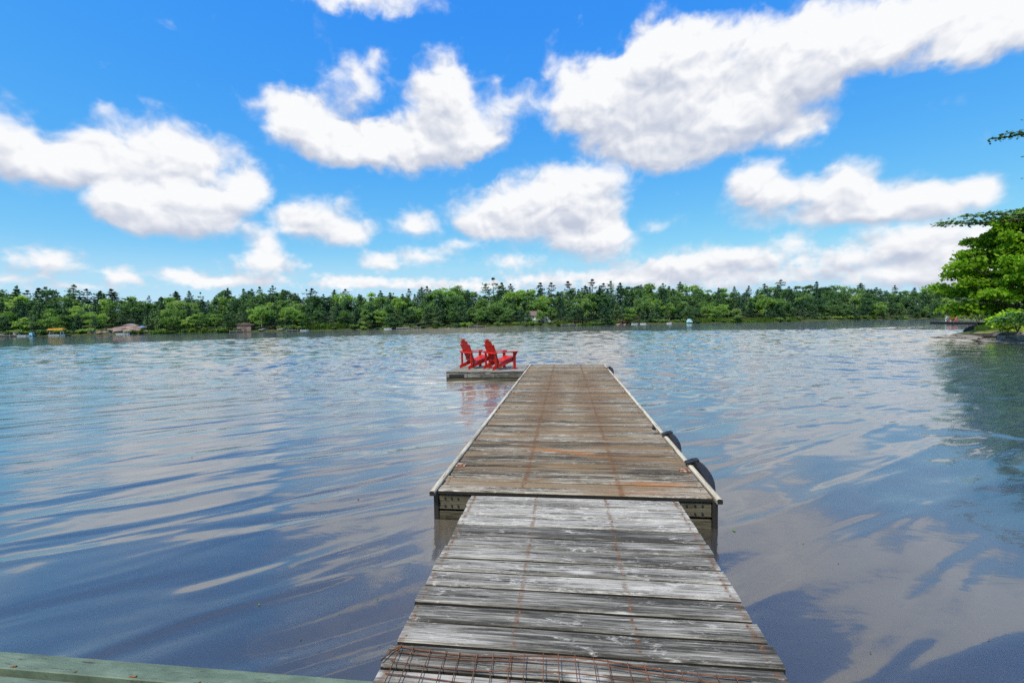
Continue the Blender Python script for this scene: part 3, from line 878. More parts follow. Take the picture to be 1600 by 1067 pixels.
def chair(loc, heading, label, m_main, group, accent=None):
    root = empty('garden_chair', loc, -heading)
    tag(root, label, 'chair', group)
    def board(name, p0, p1, wdir, wd, th, m=m_main, outline=None, parent=root):
        Mx, L = oriented_board(p0, p1, wdir, wd, th)
        mb = MB()
        if outline is None: mb.box(0, L, -wd / 2, wd / 2, -th / 2, th / 2, .004, Mx)
        else: mb.prism(outline(L), -th / 2, th / 2, Mx)
        return mb.build(name, m, parent)
    for s in (-1, 1):
        # runner: rear foot on the deck, rising to the seat front
        def runner(L): return [(0.0, -.050), (.07, -.058), (L - .04, -.055), (L, -.02), (L, .045), (L - .05, .055), (.10, .058), (.02, .035)]
        board('runner', (s * .265, -.50, .062), (s * .265, .36, .335), (0, 0, 1), .11, .028, outline=runner)
        board('front_leg', (s * .292, .30, 0.0), (s * .292, .30, .535), (0, 1, 0), .095, .026)
        def brk(L): return [(0, -.012), (L, -.012), (L, .075), (.05, .012)]
        board('arm_bracket', (s * .312, .335, .39), (s * .312, .335, .535), (0, 1, 0), .08, .022, outline=brk)
        board('rear_post', (s * .292, -.385, .09), (s * .292, -.385, .535), (0, 1, 0), .065, .026)
        def arm(L): return [(0, -.045), (.35, -.055), (L - .12, -.075), (L - .03, -.065), (L, -.02), (L, .03), (L - .04, .065), (L - .15, .07), (.3, .05), (0, .045)]
        board('armrest', (s * .315, -.44, .550), (s * .315, .43, .550), (1, 0, 0), .13, .024, outline=arm)
    board('rear_crossbar', (-.36, -.398, .523), (.36, -.398, .523), (0, 1, .1), .075, .026)
    for k_ in range(6):
        y_ = .34 - k_ * .088
        z_ = .383 - (.34 - y_) * .317
        board('seat_slat', (-.278, y_, z_), (.278, y_, z_), (0, 1, .317), .074, .020)
    tops = [.80, .90, .955, .955, .90, .80]
    for k_ in range(6):
        u = (k_ - 2.5)
        z1 = tops[k_]
        x0_, x1_ = u * .070, u * .099
        f = lambda z: -.20 - (z - .17) * .40
        def slat(L, u=u):
            lift = .035 * (1 if u > 0 else -1) * min(abs(u), 2.5) / 2.5
            return [(0, -.032), (L - max(0, lift) - .012, -.044), (L - .002 - abs(lift) * .3, -.02), (L - abs(lift) * .3, .02), (L + min(0, lift) - .012, .044), (0, .032)] if True else None
        board('back_slat', (x0_, f(.17), .17), (x1_, f(z1), z1), (1, 0, 0), .08, .020, outline=slat)
    board('back_brace', (-.235, f(.30) - .026, .30), (.235, f(.30) - .026, .30), (0, .3, 1), .06, .024)
    return root

HD = R(47)
chair((-2.86, 14.42, DECK), HD, 'red slatted garden chair on the float, farther one from the long dock', M['red'], 'red garden chairs on the float')
chair((-2.02, 14.06, DECK), HD + R(2), 'red slatted garden chair on the float, next to the long dock', M['red'], 'red garden chairs on the float')

# ------------------------------------------------------------------ green landing and rusty mesh at the walkway's foot
LZ = 0.225
land = empty('landing', (-1.5, 1.2, 0))
tag(land, 'green painted wooden landing with a nailed metal edge strip beside the walkway', 'landing')
for i in range(9):
    y1 = 1.715 - i * 0.165
    part('plank', M['green'], land, -4.6, 2.6, y1 - .158, y1, LZ - .04, LZ - .006 + random.uniform(-.002, .002), ch=.005)
e = part('edge_flashing', M['green'], land, -4.6, 2.6, 1.735, 1.830, LZ - .09, LZ + .012, ch=.004)
mb = MB()
for xx in np.arange(-4.4, 2.5, .31):
    mb.tube([(xx + 1.5 + random.uniform(-.04, .04), 1.745 - 1.2, LZ + .010), (xx + 1.5, 1.745 - 1.2, LZ + .017)], .004, 6)
o = mb.build('screws', M['rust'], land); o['kind'] = 'stuff'
for xx in (-4.3, -2.6, -0.9, .8, 2.3):
    part('post', M['beam'], land, xx, xx + .1, 1.60, 1.70, -1.1, LZ - .05)

wire = empty('wire_mesh', (-0.05, 1.7, DECK)); tag(wire, 'rusty wire mesh panel lying across the foot of the walkway', 'wire mesh')
def wz(x, y): return .018 + .012 * math.sin(x * 3.1 + 1) + .010 * math.sin(x * 7 + y * 5)
def wpt(x, y): return (x, y, wz(x, y))
fy = lambda x: .285 - .035 * (x + .74)
for k_, dy_ in enumerate((0.0, -.028, -.095, -.170, -.245, -.320, -.395)):
    pts_ = [wpt(x, fy(x) + dy_ + .006 * math.sin(x * 4 + k_)) for x in np.linspace(-.74, .80, 22)]
    if k_ == 0:
        pts_ = [wpt(-.79, fy(-.74) - .10), wpt(-.765, fy(-.74) - .03)] + pts_
    MB().tube(pts_, .0034 if k_ == 0 else .0024, 5).build('wire', M['mesh_rust'], wire, smooth=True)
for x in np.arange(-.74, .80, .074):
    j = random.uniform(-.008, .008)
    pts_ = [(x + j + .02 * q, fy(x) + .006 - .41 * q, wz(x, fy(x) - .41 * q) + .006) for q in np.linspace(0, 1, 6)]
    MB().tube(pts_, .0022, 5).build('wire', M['mesh_rust'], wire, smooth=True)

# ------------------------------------------------------------------ foliage
def rand_quads(centers, size, up=0.35, flat=0.0, aspect=1.0, rg=rng):
    """leaf quads round the centres; normals lean upward by `up`, `flat` squashes them level"""
    n = len(centers)
    nrm = rg.normal(size=(n, 3)); nrm[:, 2] = np.abs(nrm[:, 2]) + up * 1.5
    if flat: nrm[:, :2] *= (1 - flat)
    nrm /= np.linalg.norm(nrm, axis=1, keepdims=True)
    a = rg.normal(size=(n, 3)); u = np.cross(nrm, a); u /= np.linalg.norm(u, axis=1, keepdims=True) + 1e-9
    v = np.cross(nrm, u)
    s = (size * rg.uniform(0.6, 1.3, n))[:, None] / 2
    u = u * s * aspect; v = v * s
    c = np.asarray(centers)
    return np.stack([c - u * .9 - v * .4, c + u * .2 - v, c + u - v * .1 + v * .3, c - u * .1 + v], axis=1)

def lobe_pts(cx, cy, cz, rx, ry, rz, n, rg=rng, shell=0.55):
    d_ = rg.normal(size=(n, 3)); d_ /= np.linalg.norm(d_, axis=1, keepdims=True)
    d_[:, 2] = np.where(d_[:, 2] < -0.45, -d_[:, 2], d_[:, 2])
    r_ = rg.uniform(shell, 1.0, n)[:, None] * (1 + 0.18 * rg.normal(size=(n, 1)))
    return np.array([cx, cy, cz]) + d_ * r_ * np.array([rx, ry, rz])

def broad_crown(H, Wd, seed, nq=1500, leaf=0.40):
    rg = np.random.default_rng(seed)
    P = []
    nl = 22
    for i in range(nl):
        t_ = rg.uniform(0, 1)
        z = H * (0.24 + 0.68 * t_)
        rad = Wd * 0.5 * math.sin(math.pi * (0.16 + 0.72 * t_)) ** 0.8
        a = rg.uniform(0, 2 * math.pi); rr = rad * rg.uniform(0.35, 0.85)
        s = Wd * rg.uniform(0.12, 0.21)
        P.append(lobe_pts(rr * math.cos(a), rr * math.sin(a), z, s, s, s * .72, nq // nl, rg))
    return rand_quads(np.concatenate(P), leaf, 0.4, rg=rg)

def pine_crown(H, Wd, seed, base=0.25, nq=1400, leaf=0.36, wh=11, droop=0.0, sparse=0.0):
    rg = np.random.default_rng(seed)
    P, limbs = [], []
    for i in range(wh):
        t_ = i / (wh - 1)
        z = H * (base + (0.97 - base) * t_)
        L = Wd * 0.5 * (1 - t_) ** 0.75 * rg.uniform(0.7, 1.15) + 0.25
        nb = rg.integers(3, 6)
        a0 = rg.uniform(0, 6.28)
        for b in range(nb):
            if rg.uniform() < sparse: continue
            a = a0 + 6.283 * b / nb + rg.uniform(-.4, .4)
            Lb = L * rg.uniform(0.55, 1.15)
            up_ = rg.uniform(0.02, 0.22) - droop
            limbs.append(((0, 0, z), (Lb * math.cos(a), Lb * math.sin(a), z + Lb * up_)))
            m_ = max(5, int(nq / (wh * 4.2) * (0.35 + Lb / (Wd * .5))))
            s_ = rg.uniform(0.25, 1.0, m_) ** 0.8
            w_ = 0.26 * Lb * (1.1 - s_ * .6) + 0.12
            q = np.stack([Lb * s_ * math.cos(a) + rg.normal(size=m_) * w_ * .8, Lb * s_ * math.sin(a) + rg.normal(size=m_) * w_ * .8,
                          z + Lb * s_ * up_ + rg.normal(size=m_) * (0.10 + .03 * Lb)], axis=1)
            P.append(q)
    P.append(lobe_pts(0, 0, H * 0.97, .22, .22, .45, 24, rg))
    return rand_quads(np.concatenate(P), leaf, 0.5, 0.35, 1.25, rg), limbs

def trunk_mesh(name, H, r, m, limbs=(), lean=0.0, seed=0, n=6):
    rg = random.Random(seed)
    mb = MB()
    pts_ = []; k_ = 6
    for i in range(k_ + 1):
        t_ = i / k_
        pts_.append((lean * t_ * H + rg.uniform(-.02, .02) * H * .3 * t_, rg.uniform(-.02, .02) * H * .3 * t_, H * t_ - (0.4 if i == 0 else 0)))
    mb.tube(pts_, [r * (1.25 if i == 0 else 1 - .85 * i / k_) for i in range(k_ + 1)], n)
    for p0, p1 in limbs:
        L = (Vector(p1) - Vector(p0)).length
        mb.tube([p0, tuple((Vector(p0) + Vector(p1)) / 2 + Vector((0, 0, -.03 * L))), p1], [r * .28, r * .18, r * .06], 4, cap=False)
    return mb.mesh(name, m)

# variants: (crown mesh, trunk mesh)
VAR = {'broad_bright': [], 'broad_mid': [], 'hemlock': [], 'pine': [], 'sky_pine': []}
for s in range(5):
    H = 7.0; Wd = 5.6 + .5 * s % 1.6
    limbs = [((0, 0, H * .3), (1.2 * math.cos(a), 1.2 * math.sin(a), H * .6)) for a in (0.3 + s, 2.3 + s, 4.4 + s)]
    VAR['broad_bright'].append((quads_mesh('crown', broad_crown(H, Wd, 100 + s, 2800, .31), M['leaf_bright']), trunk_mesh('trunk', H * .8, .15, M['palebark'], limbs, seed=s)))
    VAR['broad_mid'].append((quads_mesh('crown', broad_crown(H, Wd * .95, 200 + s, 2800, .31), M['leaf_mid']), trunk_mesh('trunk', H * .8, .15, M['bark'], limbs, seed=s + 9)))
    cr, lm = pine_crown(8.0, 5.2, 300 + s, 0.10, 2800, .28, 13, droop=0.12)
    VAR['hemlock'].append((quads_mesh('crown', cr, M['needle']), trunk_mesh('trunk', 7.9, .16, M['bark'], lm, seed=s + 20)))
    cr, lm = pine_crown(9.0, 4.8, 400 + s, 0.25, 2400, .28, 11, sparse=.12)
    VAR['pine'].append((quads_mesh('crown', cr, M['needle']), trunk_mesh('trunk', 8.9, .15, M['palebark'] if s % 2 else M['bark'], lm, seed=s + 30)))
    cr, lm = pine_crown(10.5, 3.9 + .35 * s, 500 + s, 0.62, 640, .36, 6, sparse=.42)
    VAR['sky_pine'].append((quads_mesh('crown', cr, M['needle_dark' if s % 2 else 'needle']), trunk_mesh('trunk', 10.4, .13, M['bark'], lm, seed=s + 40)))

KIND_TXT = {'broad_bright': ('broadleaf_tree', 'bright green rounded tree'), 'broad_mid': ('broadleaf_tree', 'dull green rounded tree'),
            'hemlock': ('hemlock_tree', 'dark layered evergreen'), 'pine': ('pine_tree', 'feathery bluish pine'), 'sky_pine': ('pine_tree', 'thin ragged dark pine')}
SECT = [(-400, 60, 'above the pale blue box'), (60, 140, 'around the yellow canopy boat'), (140, 240, 'around the bare rocky slope'),
        (240, 360, 'left of the boathouse'), (360, 430, 'around the pinkish boathouse'), (430, 560, 'behind the bright reeds'),
        (560, 700, 'right of the bright reeds'), (700, 800, 'above the two red chairs'), (800, 880, 'around the white cottage'),
        (880, 1010, 'just past the cottage lawn'), (1010, 1090, 'near the blue tent'), (1090, 1220, 'behind the long grassy strip'),
        (1220, 1360, 'above the boat wake'), (1360, 1900, 'left of the small dock')]
def sector(px):
    for a, b, s in SECT:
        if a <= px < b: return s
    return SECT[-1][2]
def px_of(x, y):
    v = CAM_M.to_3x3().transposed() @ Vector((x, y, 0))
    return 800 + 711.1 * v.x / -v.z

tree_count = {}
def tree(kind, x, y, h, rowtxt, label=None, wide=1.0):
    k = tree_count[kind] = tree_count.get(kind, 0) + 1
    cr, tr = VAR[kind][random.randrange(5)]
    nm, txt = KIND_TXT[kind]
    base = {'broad_bright': 7.0, 'broad_mid': 7.0, 'hemlock': 8.0, 'pine': 9.0, 'sky_pine': 10.5}[kind]
    root = empty(nm, (x, y, far_z(x, y) - .1), random.uniform(0, 6.28))
    s = h / base
    root.scale = (s * wide * random.uniform(.9, 1.12), s * wide * random.uniform(.9, 1.12), s)
    link('crown', cr, root); link('trunk', tr, root)
    px = px_of(x, y)
    tag(root, label or '%s %s %s' % (txt, rowtxt, sector(px)), 'tree', '%ss %s' % (txt, rowtxt))
    return root

# skyline height (photo pixels above the shoreline) along the shore
def h_at(px):
    return 62 + 9 * (px < 230) * (1 - px / 230) - 12 * max(0, (px - 900) / 600) + 3 * math.sin(px * .021) + 2.5 * math.sin(px * .047 + 1)
def metres(px, dist): return px * dist / 711.1
CLEAR = [(168, 226), (812, 866)]           # bare slope, cottage
rows = [(2.2, 0.50, 'at the water', 10.5), (5.5, 0.64, 'in the second row', 11), (10.5, 0.76, 'mid bank', 11), (16, 0.86, 'high on the bank', 11), (23, 0.91, 'atop the bank', 9.5), (31, 0.95, 'on the ridge', 9.5)]
for ri, (inl, fh, txt, step) in enumerate(rows):
    px = -130.0
    while px < 1640:
        cstep = step * random.uniform(1.5, 2.6) * (1.0 - .12 * (px > 900))
        px += cstep
        if ri < 2 and any(a - 4 < px < b + 4 for a, b in CLEAR) : continue
        if ri == 0 and (480 < px < 540 or 1090 < px < 1200) and random.random() < .7: continue
        x, y = shore_xy(px, inl + random.uniform(-1.2, 1.6))
        dist = math.hypot(x, y)
        d_cam = -(CAM_M.to_3x3().transposed() @ Vector((x, y, 0))).z
        hh = metres(h_at(px) * fh * random.uniform(.82, 1.08), d_cam) - far_z(x, y)
        hh = max(3.2, hh)
        q = random.random()
        left_dark = px < 160
        if ri == 0: kind = 'hemlock' if q < (.55 if left_dark else .33) else 'pine' if q < .52 else 'broad_mid' if q < .74 else 'broad_bright'
        elif ri == 1: kind = 'broad_bright' if q < .27 else 'broad_mid' if q < .52 else 'pine' if q < .80 else 'hemlock'
        else: kind = 'broad_bright' if q < .22 else 'broad_mid' if q < .42 else 'pine' if q < .86 else 'hemlock'
        if px > 1200 and kind == 'broad_bright' and random.random() < .55: kind = 'broad_mid'
        tree(kind, x, y, hh, txt, wide=1.15 if ri < 2 else 1.2)
# ragged pines on the skyline
px = -60.0
while px < 1560:
    px += random.uniform(10, 28) if random.random() < .65 else random.uniform(28, 64)
    x, y = shore_xy(px, 22 + random.uniform(-2, 5))
    d_cam = -(CAM_M.to_3x3().transposed() @ Vector((x, y, 0))).z
    hh = metres(h_at(px) + random.uniform(-7, 7), d_cam) - far_z(x, y)
    if random.random() < .28: tree('pine', x, y, hh * .97, 'on the skyline')
    else: tree('sky_pine', x, y, hh, 'on the skyline', wide=random.uniform(.8, 1.25))
for px, extra, lab in ((772, 16, 'tallest dark pine standing clear of the skyline above the chairs'), (760, 6, None), (785, 7, None), (888, 9, 'wide ragged pine on the skyline right of the cottage'),
                       (862, 8, None), (845, 7, None), (490, 7, None), (120, 8, None), (178, 7, None), (926, 6, None)):
    x, y = shore_xy(px, 20)
    d_cam = -(CAM_M.to_3x3().transposed() @ Vector((x, y, 0))).z
    tree('sky_pine', x, y, metres(h_at(px) + extra, d_cam) - far_z(x, y), 'on the skyline', lab, wide=1.35)

for px, inl, k_, hh in ((826, 3.2, 'broad_mid', 3.4), (846, 3.0, 'broad_bright', 3.8), (862, 3.5, 'broad_mid', 4.6), (815, 3.0, 'hemlock', 4.4), (838, 10, 'broad_bright', 6.8), (824, 11, 'broad_mid', 7), (850, 12, 'broad_bright', 7.2)):
    x, y = shore_xy(px, inl); tree(k_, x, y, hh, 'screening the cottage' if inl < 9 else 'behind the cottage')
# shoreline shrubs
SHR = [quads_mesh('foliage', rand_quads(np.concatenate([lobe_pts(rng.uniform(-.9, .9), rng.uniform(-.6, .6), rng.uniform(.3, .8), .55, .5, .42, 70) for _ in range(6)]), .26), m)
       for m in (M['leaf_mid'], M['leaf_bright'], M['reed'], M['shrub_brown'])]
def shrub(px, inl, s, v, label, group):
    x, y = shore_xy(px, inl)
    root = empty('shrub', (x, y, far_z(x, y) - .1), random.uniform(0, 6.28)); root.scale = (s, s, s * random.uniform(.7, 1.0))
    link('foliage', SHR[v], root)
    mb = MB()
    for a in (0.2, 2.2, 4.1): mb.tube([(0, 0, -.2), (.35 * math.cos(a), .35 * math.sin(a), .6)], [.04, .015], 4)
    mb.build('stem', M['bark'], root)
    tag(root, label, 'shrub', group)
STXT = ['dull green low shrub', 'bright green low shrub', 'yellowish green low shrub', 'brownish leafless shrub']
px = -80.0
while px < 1560:
    px += random.uniform(9, 20)
    v = random.choices((0, 1, 2), (5, 3, 2))[0]
    shrub(px, random.uniform(.5, 1.6), random.uniform(.7, 1.25), v, '%s at the far waterline %s' % (STXT[v], sector(px)), 'shrubs along the far water line')
shrub(905, 1.6, 1.5, 3, 'brownish bare shrub at the water right of the cottage lawn', 'brown shrubs on the far shore')
shrub(972, 1.2, 1.2, 3, 'brownish bare shrub past the cottage, close to small white boats', 'brown shrubs on the far shore')
shrub(425, 1.0, 1.0, 3, 'brownish bare shrub left of the bright reeds', 'brown shrubs on the far shore')

# reeds: bright strips of rushes (uncountable)
P = []
for a, b, amt, hh in ((478, 540, 900, 1.3), (1085, 1205, 1700, 1.2), (1205, 1250, 300, .9), (868, 960, 700, 1.0), (240, 330, 350, .9)):
    for _ in range(amt):
        px = random.uniform(a, b); x, y = shore_xy(px, random.uniform(0.1, 2.0)); z = far_z(x, y)
        h_ = hh * random.uniform(.5, 1.1); w_ = random.uniform(.06, .14); an = random.uniform(0, 3.14); dx_, dy_ = w_ * math.cos(an), w_ * math.sin(an)
        lx, ly = random.uniform(-.2, .2), random.uniform(-.2, .2)
        P.append([(x - dx_, y - dy_, z - .1), (x + dx_, y + dy_, z - .1), (x + dx_ * .3 + lx, y + dy_ * .3 + ly, z + h_), (x - dx_ * .3 + lx, y - dy_ * .3 + ly, z + h_)])
o = link('reeds', quads_mesh('reeds', np.array(P), M['reed'])); tag(o, 'strips of bright green reeds along the far water line', 'reeds', kind='stuff')

# ------------------------------------------------------------------ rocks
def rock_mesh(name, m, seed, sub=2):
    import bmesh
    bm = bmesh.new(); bmesh.ops.create_icosphere(bm, subdivisions=sub, radius=1)
    r = random.Random(seed); ph = [r.uniform(0, 6) for _ in range(6)]
    for v in bm.verts:
        c = v.co
        k_ = 1 + .22 * math.sin(c.x * 2.6 + ph[0]) * math.cos(c.y * 2.9 + ph[1]) + .14 * math.sin(c.z * 4.5 + ph[2] + c.x * 3) + r.uniform(-.06, .06)
        v.co = c * k_
        v.co.z = max(-.5, min(v.co.z, .62 + .1 * math.sin(c.x * 3 + ph[3])))
    me = bpy.data.meshes.new(name); bm.to_mesh(me); bm.free(); me.materials.append(m)
    return me
ROCKS = [rock_mesh('rock', M['rock'], s) for s in range(4)]; DROCK = [rock_mesh('rock', M['darkrock'], s + 10) for s in range(2)]; PROCK = [rock_mesh('rock', M['pinkrock'], s + 20) for s in range(3)]
def rock(me, x, y, z, sx, sy, sz, label, group, rz=None):
    o = link('rock', me, None, (x, y, z), (random.uniform(-.1, .1), random.uniform(-.1, .1), random.uniform(0, 6.28) if rz is None else rz)); o.scale = (sx, sy, sz)
    tag(o, label, 'rock', group)
near_rocks = [
 (1532, 516.0, DROCK[0], .95, .75, .80, 'dark pointed boulder at the water edge of the near point', .15),
 (1495, 523.5, ROCKS[0], 1.7, .8, .16, 'low flat rock slab reaching farthest into the lake', .0),
 (1512, 523.0, ROCKS[1], 1.5, .8, .22, 'grey flat slab behind the outermost low slab', .02),
 (1520, 522.0, DROCK[1], 1.2, .7, .30, 'dark flat rock beside the grey slabs of the point', .04),
 (1545, 520.5, ROCKS[2], 1.3, .8, .42, 'grey ledge under the lime green grass', .12),
 (1560, 528.0, ROCKS[3], 1.6, .7, .16, 'pinkish pale slab lowest at the water on the near point', .0),
 (1578, 530.5, ROCKS[0], 1.5, .7, .15, 'pale low slab next to the lowest pinkish slab', .0),
 (1570, 524.5, DROCK[0], 1.1, .6, .35, 'dark rock in the middle of the stony bank', .10),
 (1590, 525.0, ROCKS[1], 1.2, .8, .45, 'grey boulder in the stony bank at the picture edge', .15),
 (1598, 520.0, ROCKS[2], .9, .6, .45, 'grey boulder above the stony bank beside the grass', .35),
 (1555, 516.5, ROCKS[3], .8, .6, .40, 'small grey boulder just right of the dark pointed one', .25),
 (1604, 530.0, ROCKS[2], 1.4, .8, .5, 'brownish rock at the water at the right picture edge', .1),
]
for (px, py, me, sx, sy, sz, lab, z) in near_rocks:
    x, y = ground_at(px, py + 2, .1)
    rock(me, x, y, z, sx, sy, sz, lab, 'rocks of the near point')
for i, (px, inl, s) in enumerate([(150, .6, 1.0), (158, .8, .9), (165, 1.2, 1.2), (172, 1.0, 1.0), (180, 2.0, 1.5), (186, 3.5, 1.6), (192, 5.0, 1.8), (200, 2.2, 1.3), (207, 6.0, 1.7), (212, 3.2, 1.2), (218, 5.0, 1.6), (226, 2.0, 1.1)]):
    x, y = shore_xy(px, inl)
    rock(PROCK[i % 3], x, y, far_z(x, y), s * 1.3, s, s * .7, 'reddish boulder on the bare slope of the far shore, %s' % ('at the water' if inl < 1.5 else 'lower down' if inl < 3 else 'higher up'), 'boulders of the bare far slope')
for i, (px, s) in enumerate([(5, .9), (412, .8), (440, .7), (590, .6), (700, .7), (968, .9), (976, .6)]):
    x, y = shore_xy(px, .4)
    rock(ROCKS[i % 4] if i < 5 else PROCK[1], x, y, far_z(x, y), s * 1.4, s, s * .6, 'small rock at the far water line %s' % sector(px), 'rocks along the far water line')
for i, (px, py, s) in enumerate([(490, 985, .20), (470, 968, .14), (522, 975, .13), (560, 990, .16), (430, 1000, .18), (505, 1003, .11)]):
    x, y = ground_at(px, py, -.45)
    rock(ROCKS[i % 4], x, y, -.50, s * 1.3, s, s * .7, 'brown stone lying under water left of the walkway', 'stones on the lake bed')

# ------------------------------------------------------------------ near point: maple, pine, shrubs, grass
def big_maple(px, py, gz, label):
    x, y = ground_at(px, py, gz)
    root = empty('maple_tree', (x, y, gz - .2))
    tag(root, label, 'tree')
    rg = np.random.default_rng(77)
    # to the left in the picture
    lft = Vector((-math.cos(YAW + R(48)) , -math.sin(YAW + R(48)))) if False else Vector((-.74, .67))
    limbs, P = [], []
    tiers = [(1.7, 6.0), (2.4, 6.5), (3.2, 6.9), (4.0, 6.4), (4.8, 6.0), (5.6, 5.3), (6.4, 4.5), (7.1, 3.6), (7.7, 2.4), (8.2, 1.2)]
    for (z, L) in tiers:
        nb = 9 if L > 4 else 6
        a0 = rg.uniform(0, 6.28)
        for b in range(nb):
            a = a0 + 6.283 * b / nb + rg.uniform(-.25, .25)
            if z < 2 and (math.cos(a) * lft.x + math.sin(a) * lft.y) < .35: continue
            Lb = .74 * L * rg.uniform(.72, 1.0)
            up_ = rg.uniform(-.06, .10) - (.10 if z < 2 else 0)
            end = (Lb * math.cos(a), Lb * math.sin(a), z + Lb * up_)
            limbs.append(((0, 0, max(1.2, z - Lb * .35)), end))
            for t_ in (.38, .56, .72, .86, .98):
                sp = Lb * (.23 - .09 * t_)
                for _ in range(2):
                    cx_ = end[0] * t_ + rg.normal() * sp * .6; cy_ = end[1] * t_ + rg.normal() * sp * .6
                    cz_ = z + Lb * up_ * t_ + rg.normal() * .18
                    P.append(lobe_pts(cx_, cy_, cz_, sp * .95 + .25, sp * .95 + .25, .26 + .03 * Lb, 50, rg, .35))
    mesh = quads_mesh('crown', rand_quads(np.concatenate(P), .25, .15, 0.0, rg=rg), M['maple'])
    link('crown', mesh, root)
    link('trunk', trunk_mesh('trunk', 7.8, .34, M['bark'], limbs, seed=3, n=9), root)
    return root
big_maple(1597, 506, .85, 'big bright green leafy tree overhanging the water on the near point')

def big_pine(x, y, gz, label, H=17.0):
    root = empty('pine_tree', (x, y, gz - .2)); tag(root, label, 'tree')
    rg = np.random.default_rng(31)
    limbs, P = [], []
    la = math.atan2(.66, -.75)                     # towards the lake
    br = [(z, L, 6.283 * k_ / 5 + z * 1.7) for z, L in ((6.6, 2.4), (7.6, 2.4), (9.2, 2.3), (10.8, 2.3), (12.4, 2.3), (13.6, 2.2), (14.8, 2.2), (16, 1.6), (16.8, 1.0)) for k_ in range(5)]
    br += [(7.9, 6.9, la), (8.1, 5.6, la + .2), (7.8, 5.2, la - .2), (13.9, 4.0, la + .05)]
    for z, L, a in br:
        a += rg.uniform(-.08, .08)
        Lb = L * rg.uniform(.92, 1.04); up_ = rg.uniform(.0, .08)
        limbs.append(((0, 0, z), (Lb * math.cos(a), Lb * math.sin(a), z + Lb * up_)))
        m_ = int(190 * Lb / 4)
        s_ = rg.uniform(.35, 1.02, m_); w_ = (.16 * Lb * (1.08 - s_) + .14)
        P.append(np.stack([Lb * s_ * math.cos(a) + rg.normal(size=m_) * w_, Lb * s_ * math.sin(a) + rg.normal(size=m_) * w_, z + Lb * s_ * up_ + rg.normal(size=m_) * .10], axis=1))
    link('crown', quads_mesh('crown', rand_quads(np.concatenate(P), .20, .5, .35, 1.5, rg), M['needle']), root)
    link('trunk', trunk_mesh('trunk', H, .30, M['bark'], limbs, seed=8, n=8), root)
bx_, by_ = ground_at(1668, 512, .6)
big_pine(bx_, by_, .9, 'tall dark pine at the picture edge, branches reaching in above the bright tree')

def near_shrub(px, py, gz, s, m, nm, label, seed, n=9):
    x, y = ground_at(px, py, gz)
    rg = np.random.default_rng(seed)
    root = empty(nm, (x, y, gz - .1)); tag(root, label, 'shrub', 'shrubs on the near point')
    P = np.concatenate([lobe_pts(rg.uniform(-.8, .8) * s, rg.uniform(-.6, .6) * s, rg.uniform(.25, .85) * s, .42 * s, .42 * s, .32 * s, 110, rg) for _ in range(n)])
    link('foliage', quads_mesh('foliage', rand_quads(P, .16, .5, rg=rg), m), root)
    mb = MB()
    for a in (.3, 1.9, 3.4, 5.0): mb.tube([(0, 0, -.1), (.3 * s * math.cos(a), .3 * s * math.sin(a), .7 * s)], [.03, .01], 4)
    mb.build('stem', M['bark'], root)
near_shrub(1567, 512, .7, 1.0, M['maple'], 'shrub', 'lime green shrub under the big bright tree, left one', 1)
near_shrub(1590, 514, .8, 1.2, M['maple'], 'shrub', 'lime green shrub on the bank at the picture edge', 2)
near_shrub(1575, 516, .6, .8, M['grass'], 'shrub', 'yellow green low shrub between the stony bank and the bright tree', 3)
near_shrub(1606, 512, .9, 1.4, M['leaf_mid'], 'shrub', 'darker green shrub behind the trunk of the bright tree', 4)
for px, py, s, mm, lab, sd in ((1528, 503.5, 1.9, M['shrub_brown'], 'brownish shrub on the distant bank beside the small dock', 5), (1545, 503.5, 2.2, M['leaf_mid'], 'green shrub on the distant bank behind the dark boulder', 6),
                               (1560, 504, 2.6, M['leaf_mid'], 'green shrub on the distant bank under the bright tree', 7), (1580, 505, 3.0, M['leaf_mid'], 'large green shrub filling the gap under the bright tree', 8)):
    near_shrub(px, py, .4, s, mm, 'shrub', lab, sd, 14)
# grass on the bank
P = []
for _ in range(16000):
    i = random.randrange(10, 30); f_ = random.random()
    p = pts_bank[i].lerp(pts_bank[i + 1], f_)
    t_ = (pts_bank[i + 2] - pts_bank[i - 2]).normalized()
    o_ = 1.3 + 7 * random.random() ** 1.4
    q = p + Vector((t_.y, -t_.x)) * o_
    x, y = q.x, q.y
    if wob(x, y, .7) < -.55: continue
    z = float(np.interp(o_, offs, hts)) + .14 * wob(x, y, .9)
    h_ = random.uniform(.08, .34); an = random.uniform(0, 3.14); w_ = random.uniform(.02, .05); dx_, dy_ = w_ * math.cos(an), w_ * math.sin(an)
    lx, ly = random.uniform(-.12, .12), random.uniform(-.12, .12)
    P.append([(x - dx_, y - dy_, z - .05), (x + dx_, y + dy_, z - .05), (x + dx_ * .3 + lx, y + dy_ * .3 + ly, z + h_), (x - dx_ * .3 + lx, y - dy_ * .3 + ly, z + h_)])
o = link('bank_grass', quads_mesh('bank_grass', np.array(P), M['grass'])); tag(o, 'lime green grass on the stony bank of the near point', 'grass', kind='stuff')

